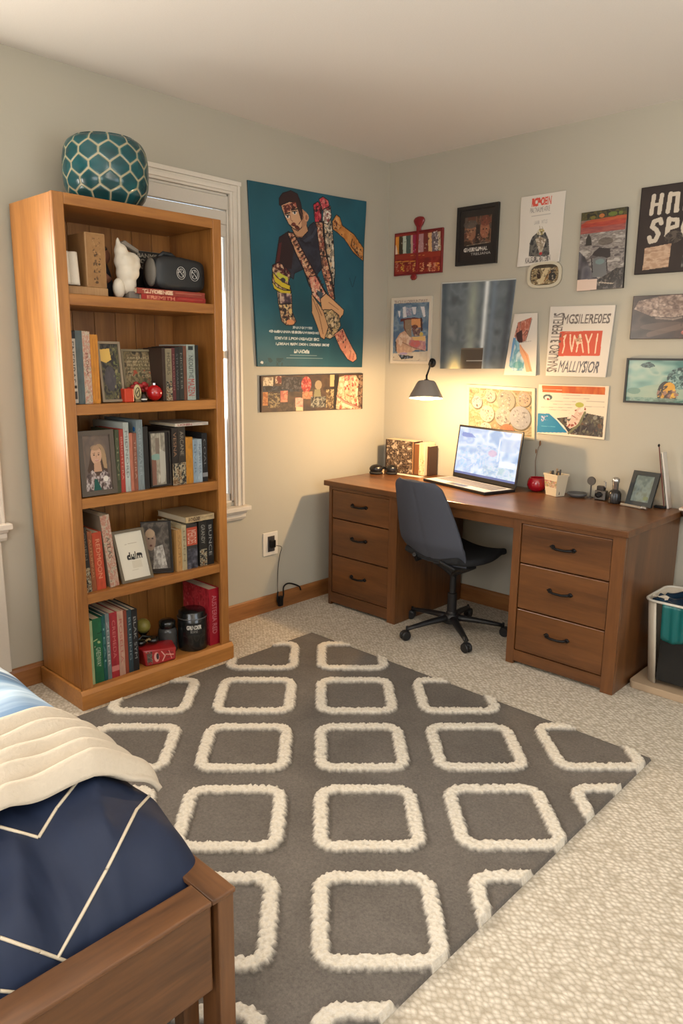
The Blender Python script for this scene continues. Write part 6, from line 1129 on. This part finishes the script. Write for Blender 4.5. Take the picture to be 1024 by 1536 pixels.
# ================================================================ bed
def bed():
    k = dict(world=True); t = thing('bed', (1.14, -3.78, 0), 'brown wooden bed frame with a square corner post at the bottom left', 'bed')
    P = [(2.122, 2.185, -3.054, -3.015), (2.122, 2.185, -4.55, -4.485), (.055, .12, -3.075, -3.010), (.055, .12, -4.55, -4.485)]
    for i, (a, b, c, d) in enumerate(P): build('leg', MB().box(a, b, c, d, 0.012 if i in (0, 1) else 0, .452), bedwood('z'), t, bevel=.003, **k)
    build('foot_rail', MB().box(2.132, 2.174, -4.485, -3.062, .245, .450), bedwood('y'), t, bevel=.004, **k)
    build('foot_cap', MB().box(2.118, 2.188, -4.49, -3.070, .4505, .462), bedwood('y'), t, bevel=.003, **k)
    for y in (-3.060, -4.53): build('side_rail', MB().box(.12, 2.122, y, y+.028, .245, .450), bedwood('x'), t, bevel=.003, **k)
    build('side_cap', MB().box(.12, 2.188, -3.0695, -3.012, .4505, .462), bedwood('x'), t, bevel=.003, **k)
    build('inner_post', MB().box(2.085, 2.121, -3.10, -3.062, .012, .44), bedwood('z'), t, bevel=.002, **k)
    build('slat_base', MB().box(.12, 2.14, -4.50, -3.06, .255, .28), bedwood('y'), t, **k)
    build('headboard', MB().box(.035, .055, -4.5, -3.05, .2, .66), bedwood('y'), t, bevel=.004, **k)
    t = thing('mattress', (1.13, -3.78, .281), 'mattress in the bed under the navy duvet', 'mattress'); build('mattress', MB().box(.13, 1.98, -4.43, -3.16, .281, .44), mat('mattress_white', (200, 196, 188), .8), t, bevel=.03, **k)
    # duvet: a rounded loaf
    X0, X1, Y0, Y1 = .10, 2.112, -4.47, -3.006
    def prof(d, R, e=2.3): return (1-(1-min(1, max(0, d)/R))**e)**(1/e)
    def hgt(x, y, off=0, wr=1):
        dx = X1+off-x; dy = min(Y1+off-y, y-Y0+off); f = prof(dx, .30, 2.0)*prof(dy, .15, 2.3); lift = .098*max(0, 1-dy/.10)*min(1, dx/.20)
        w = .006*math.sin(x*9+y*13+1.5*math.sin(y*7))+.004*math.sin(x*31-y*17+2*math.sin(x*6))*1.0+.003*math.sin(y*47+3*math.sin(x*14))
        e = max(0, 1-dx/.42)**.8; w += .012*e*(1-abs(math.sin(y*15+1.2*math.sin(x*5+y*3)))**.6)*2+.012*e*math.sin(y*24+2.5*math.sin(x*6+y*3))+.008*e*math.sin(y*52+x*18+2*math.sin(y*9))
        return .375+lift+(.235+off-lift)*f+wr*w*min(1, f*1.5)+.012*math.sin(x*2.3+1)*f
    n1, n2 = 170, 130
    def fn_(u, v):
        uu = 1-(1-u)**1.6; a = v*2-1; vv = .5+.5*math.copysign(1-(1-abs(a))**1.5, a); x = X0+(X1-X0)*uu; y = Y0+(Y1-Y0)*vv; return (x-1.1, y+3.78, hgt(x, y)-.40)
    t = thing('duvet', (1.1, -3.78, .40), 'navy blue duvet with thin cream chevron lines on the bed', 'duvet')
    DM = mat('navy_cotton', (27, 38, 62), .62, bump=.35, bscale=26, spec=.35); m = MB().grid(fn_, n1, n2)
    o = build('cover', m, DM, t, smooth=True)
    nt = DM.node_tree; L_ = nt.links.new; tc = nt.nodes.new('ShaderNodeTexCoord'); mp = nt.nodes.new('ShaderNodeMapping'); mp.inputs['Scale'].default_value = (1.8, 7, 3); mp.inputs['Rotation'].default_value = (0, 0, .25); L_(tc.outputs['Object'], mp.inputs[0]); nz = nt.nodes.new('ShaderNodeTexNoise'); nz.inputs['Scale'].default_value = 1; nz.inputs['Detail'].default_value = 1.5; nz.inputs['Distortion'].default_value = .8; L_(mp.outputs[0], nz.inputs['Vector']); b2 = nt.nodes.new('ShaderNodeBump'); b2.inputs['Strength'].default_value = .8; b2.inputs['Distance'].default_value = .035; L_(nz.outputs['Fac'], b2.inputs['Height']); L_(b2.outputs[0], nt.nodes['Bump'].inputs['Normal'])
    V = [Vector(p)+Vector((1.1, -3.78, .40)) for p in m.v]; bvh = BVHTree.FromPolygons(V, m.f)
    def trace(px):
        out = []
        for (ax, ay), (bx, by) in zip(px[:-1], px[1:]):
            N = 26
            for i in range(N+1):
                x = ax+(bx-ax)*i/N; y = ay+(by-ay)*i/N; d = (CF+CR*((x-512)/CP[0])-CU*((y-768)/CP[0])).normalized(); h = bvh.ray_cast(CC, d)
                if h[0] is not None: out.append(h[0]+Vector((0, 0, .0012)))
        return out
    PM = mat('cream_piping', (206, 192, 168), .7)
    for L in ([(-60, 1232), (0, 1241), (58, 1257)], [(58, 1257), (85, 1213), (124, 1163)], [(226, 1192), (205, 1215), (160, 1305), (120, 1378), (85, 1440)], [(-60, 1385), (0, 1407), (60, 1428), (128, 1453)], [(-60, 1478), (0, 1487), (62, 1493)]):
        q = trace(L)
        if len(q) > 3: build('piping', MB().tube([p-Vector((1.1, -3.78, .40)) for p in q], .0036, 6, flat=.8), PM, t, smooth=True)
    # throw across the bed
    def band(name, label, xa, xb, off, rib, amp, m_, curve, th):
        t = thing(name, ((xa+xb)/2, -3.78, .45), label, 'blanket'); c = Vector(((xa+xb)/2, -3.78, .45))
        def g(u, v):
            y = Y0-.004+(Y1+.012-Y0+.004)*(.5+.5*math.copysign(1-(1-abs(v*2-1))**1.35, v*2-1)); x = xa+(xb-xa)*u+curve(y); q = hgt(x, y, off, .6)+th+amp*abs(math.sin(PI*rib*u+.5*math.sin(y*4)))+.003*math.sin(y*40+u*9)
            ed = min(u, 1-u)*(xb-xa); q -= th*.85*max(0, 1-ed/.03)**2; return Vector((x, y, q))-c
        o = build(name+'_cloth', MB().grid(g, 90, 150), m_, t, smooth=True); q = o.modifiers.new('s', 'SOLIDIFY'); q.thickness = .013; q.offset = -1; return o
    cv = lambda y: .10*max(0, (y+3.30))*1.0-.06*max(0, -3.5-y)
    fz = mat('cream_fleece', (196, 184, 166), .95, bump=1.0, bscale=120, spec=.1)
    band('throw_blanket', 'fluffy cream ribbed throw blanket laid across the bed over the navy duvet', 1.50, 1.875, .022, 5, .030, fz, cv, .012)
    qm = bpy.data.materials.new('striped_quilt'); qm.use_nodes = True; nt = qm.node_tree; b = nt.nodes['Principled BSDF']; tc = nt.nodes.new('ShaderNodeTexCoord'); sp = nt.nodes.new('ShaderNodeSeparateXYZ'); nt.links.new(tc.outputs['Object'], sp.inputs[0]); nz = nt.nodes.new('ShaderNodeTexNoise'); nz.inputs['Scale'].default_value = 5; mp = nt.nodes.new('ShaderNodeMapping'); mp.inputs['Scale'].default_value = (7, .8, 1); nt.links.new(tc.outputs['Object'], mp.inputs[0]); nt.links.new(mp.outputs[0], nz.inputs['Vector'])
    ad = nt.nodes.new('ShaderNodeMath'); ad.operation = 'MULTIPLY_ADD'; ad.inputs[1].default_value = .16; nt.links.new(nz.outputs['Fac'], ad.inputs[0]); nt.links.new(sp.outputs['X'], ad.inputs[2]); rp = nt.nodes.new('ShaderNodeValToRGB'); E_ = rp.color_ramp.elements
    E_[0].position = 0; E_[0].color = lin((214, 212, 206))+(1,); E_[1].position = 1; E_[1].color = lin((90, 122, 156))+(1,)
    for p_, c_ in ((.52, (206, 208, 206)), (.58, (70, 100, 128)), (.64, (196, 206, 212)), (.70, (66, 96, 126)), (.78, (100, 134, 166)), (.86, (170, 190, 206))): e = E_.new(p_); e.color = lin(c_)+(1,)
    ad2 = nt.nodes.new('ShaderNodeMath'); ad2.operation = 'MULTIPLY_ADD'; ad2.inputs[1].default_value = 1.25; ad2.inputs[2].default_value = .45; nt.links.new(ad.outputs[0], ad2.inputs[0]); nt.links.new(ad2.outputs[0], rp.inputs[0]); nt.links.new(rp.outputs[0], b.inputs['Base Color']); b.inputs['Roughness'].default_value = .8
    band('folded_quilt', 'white and blue streaked quilt folded across the bed above the cream throw', .70, 1.53, .022, 4, .006, qm, cv, .012)
bed()
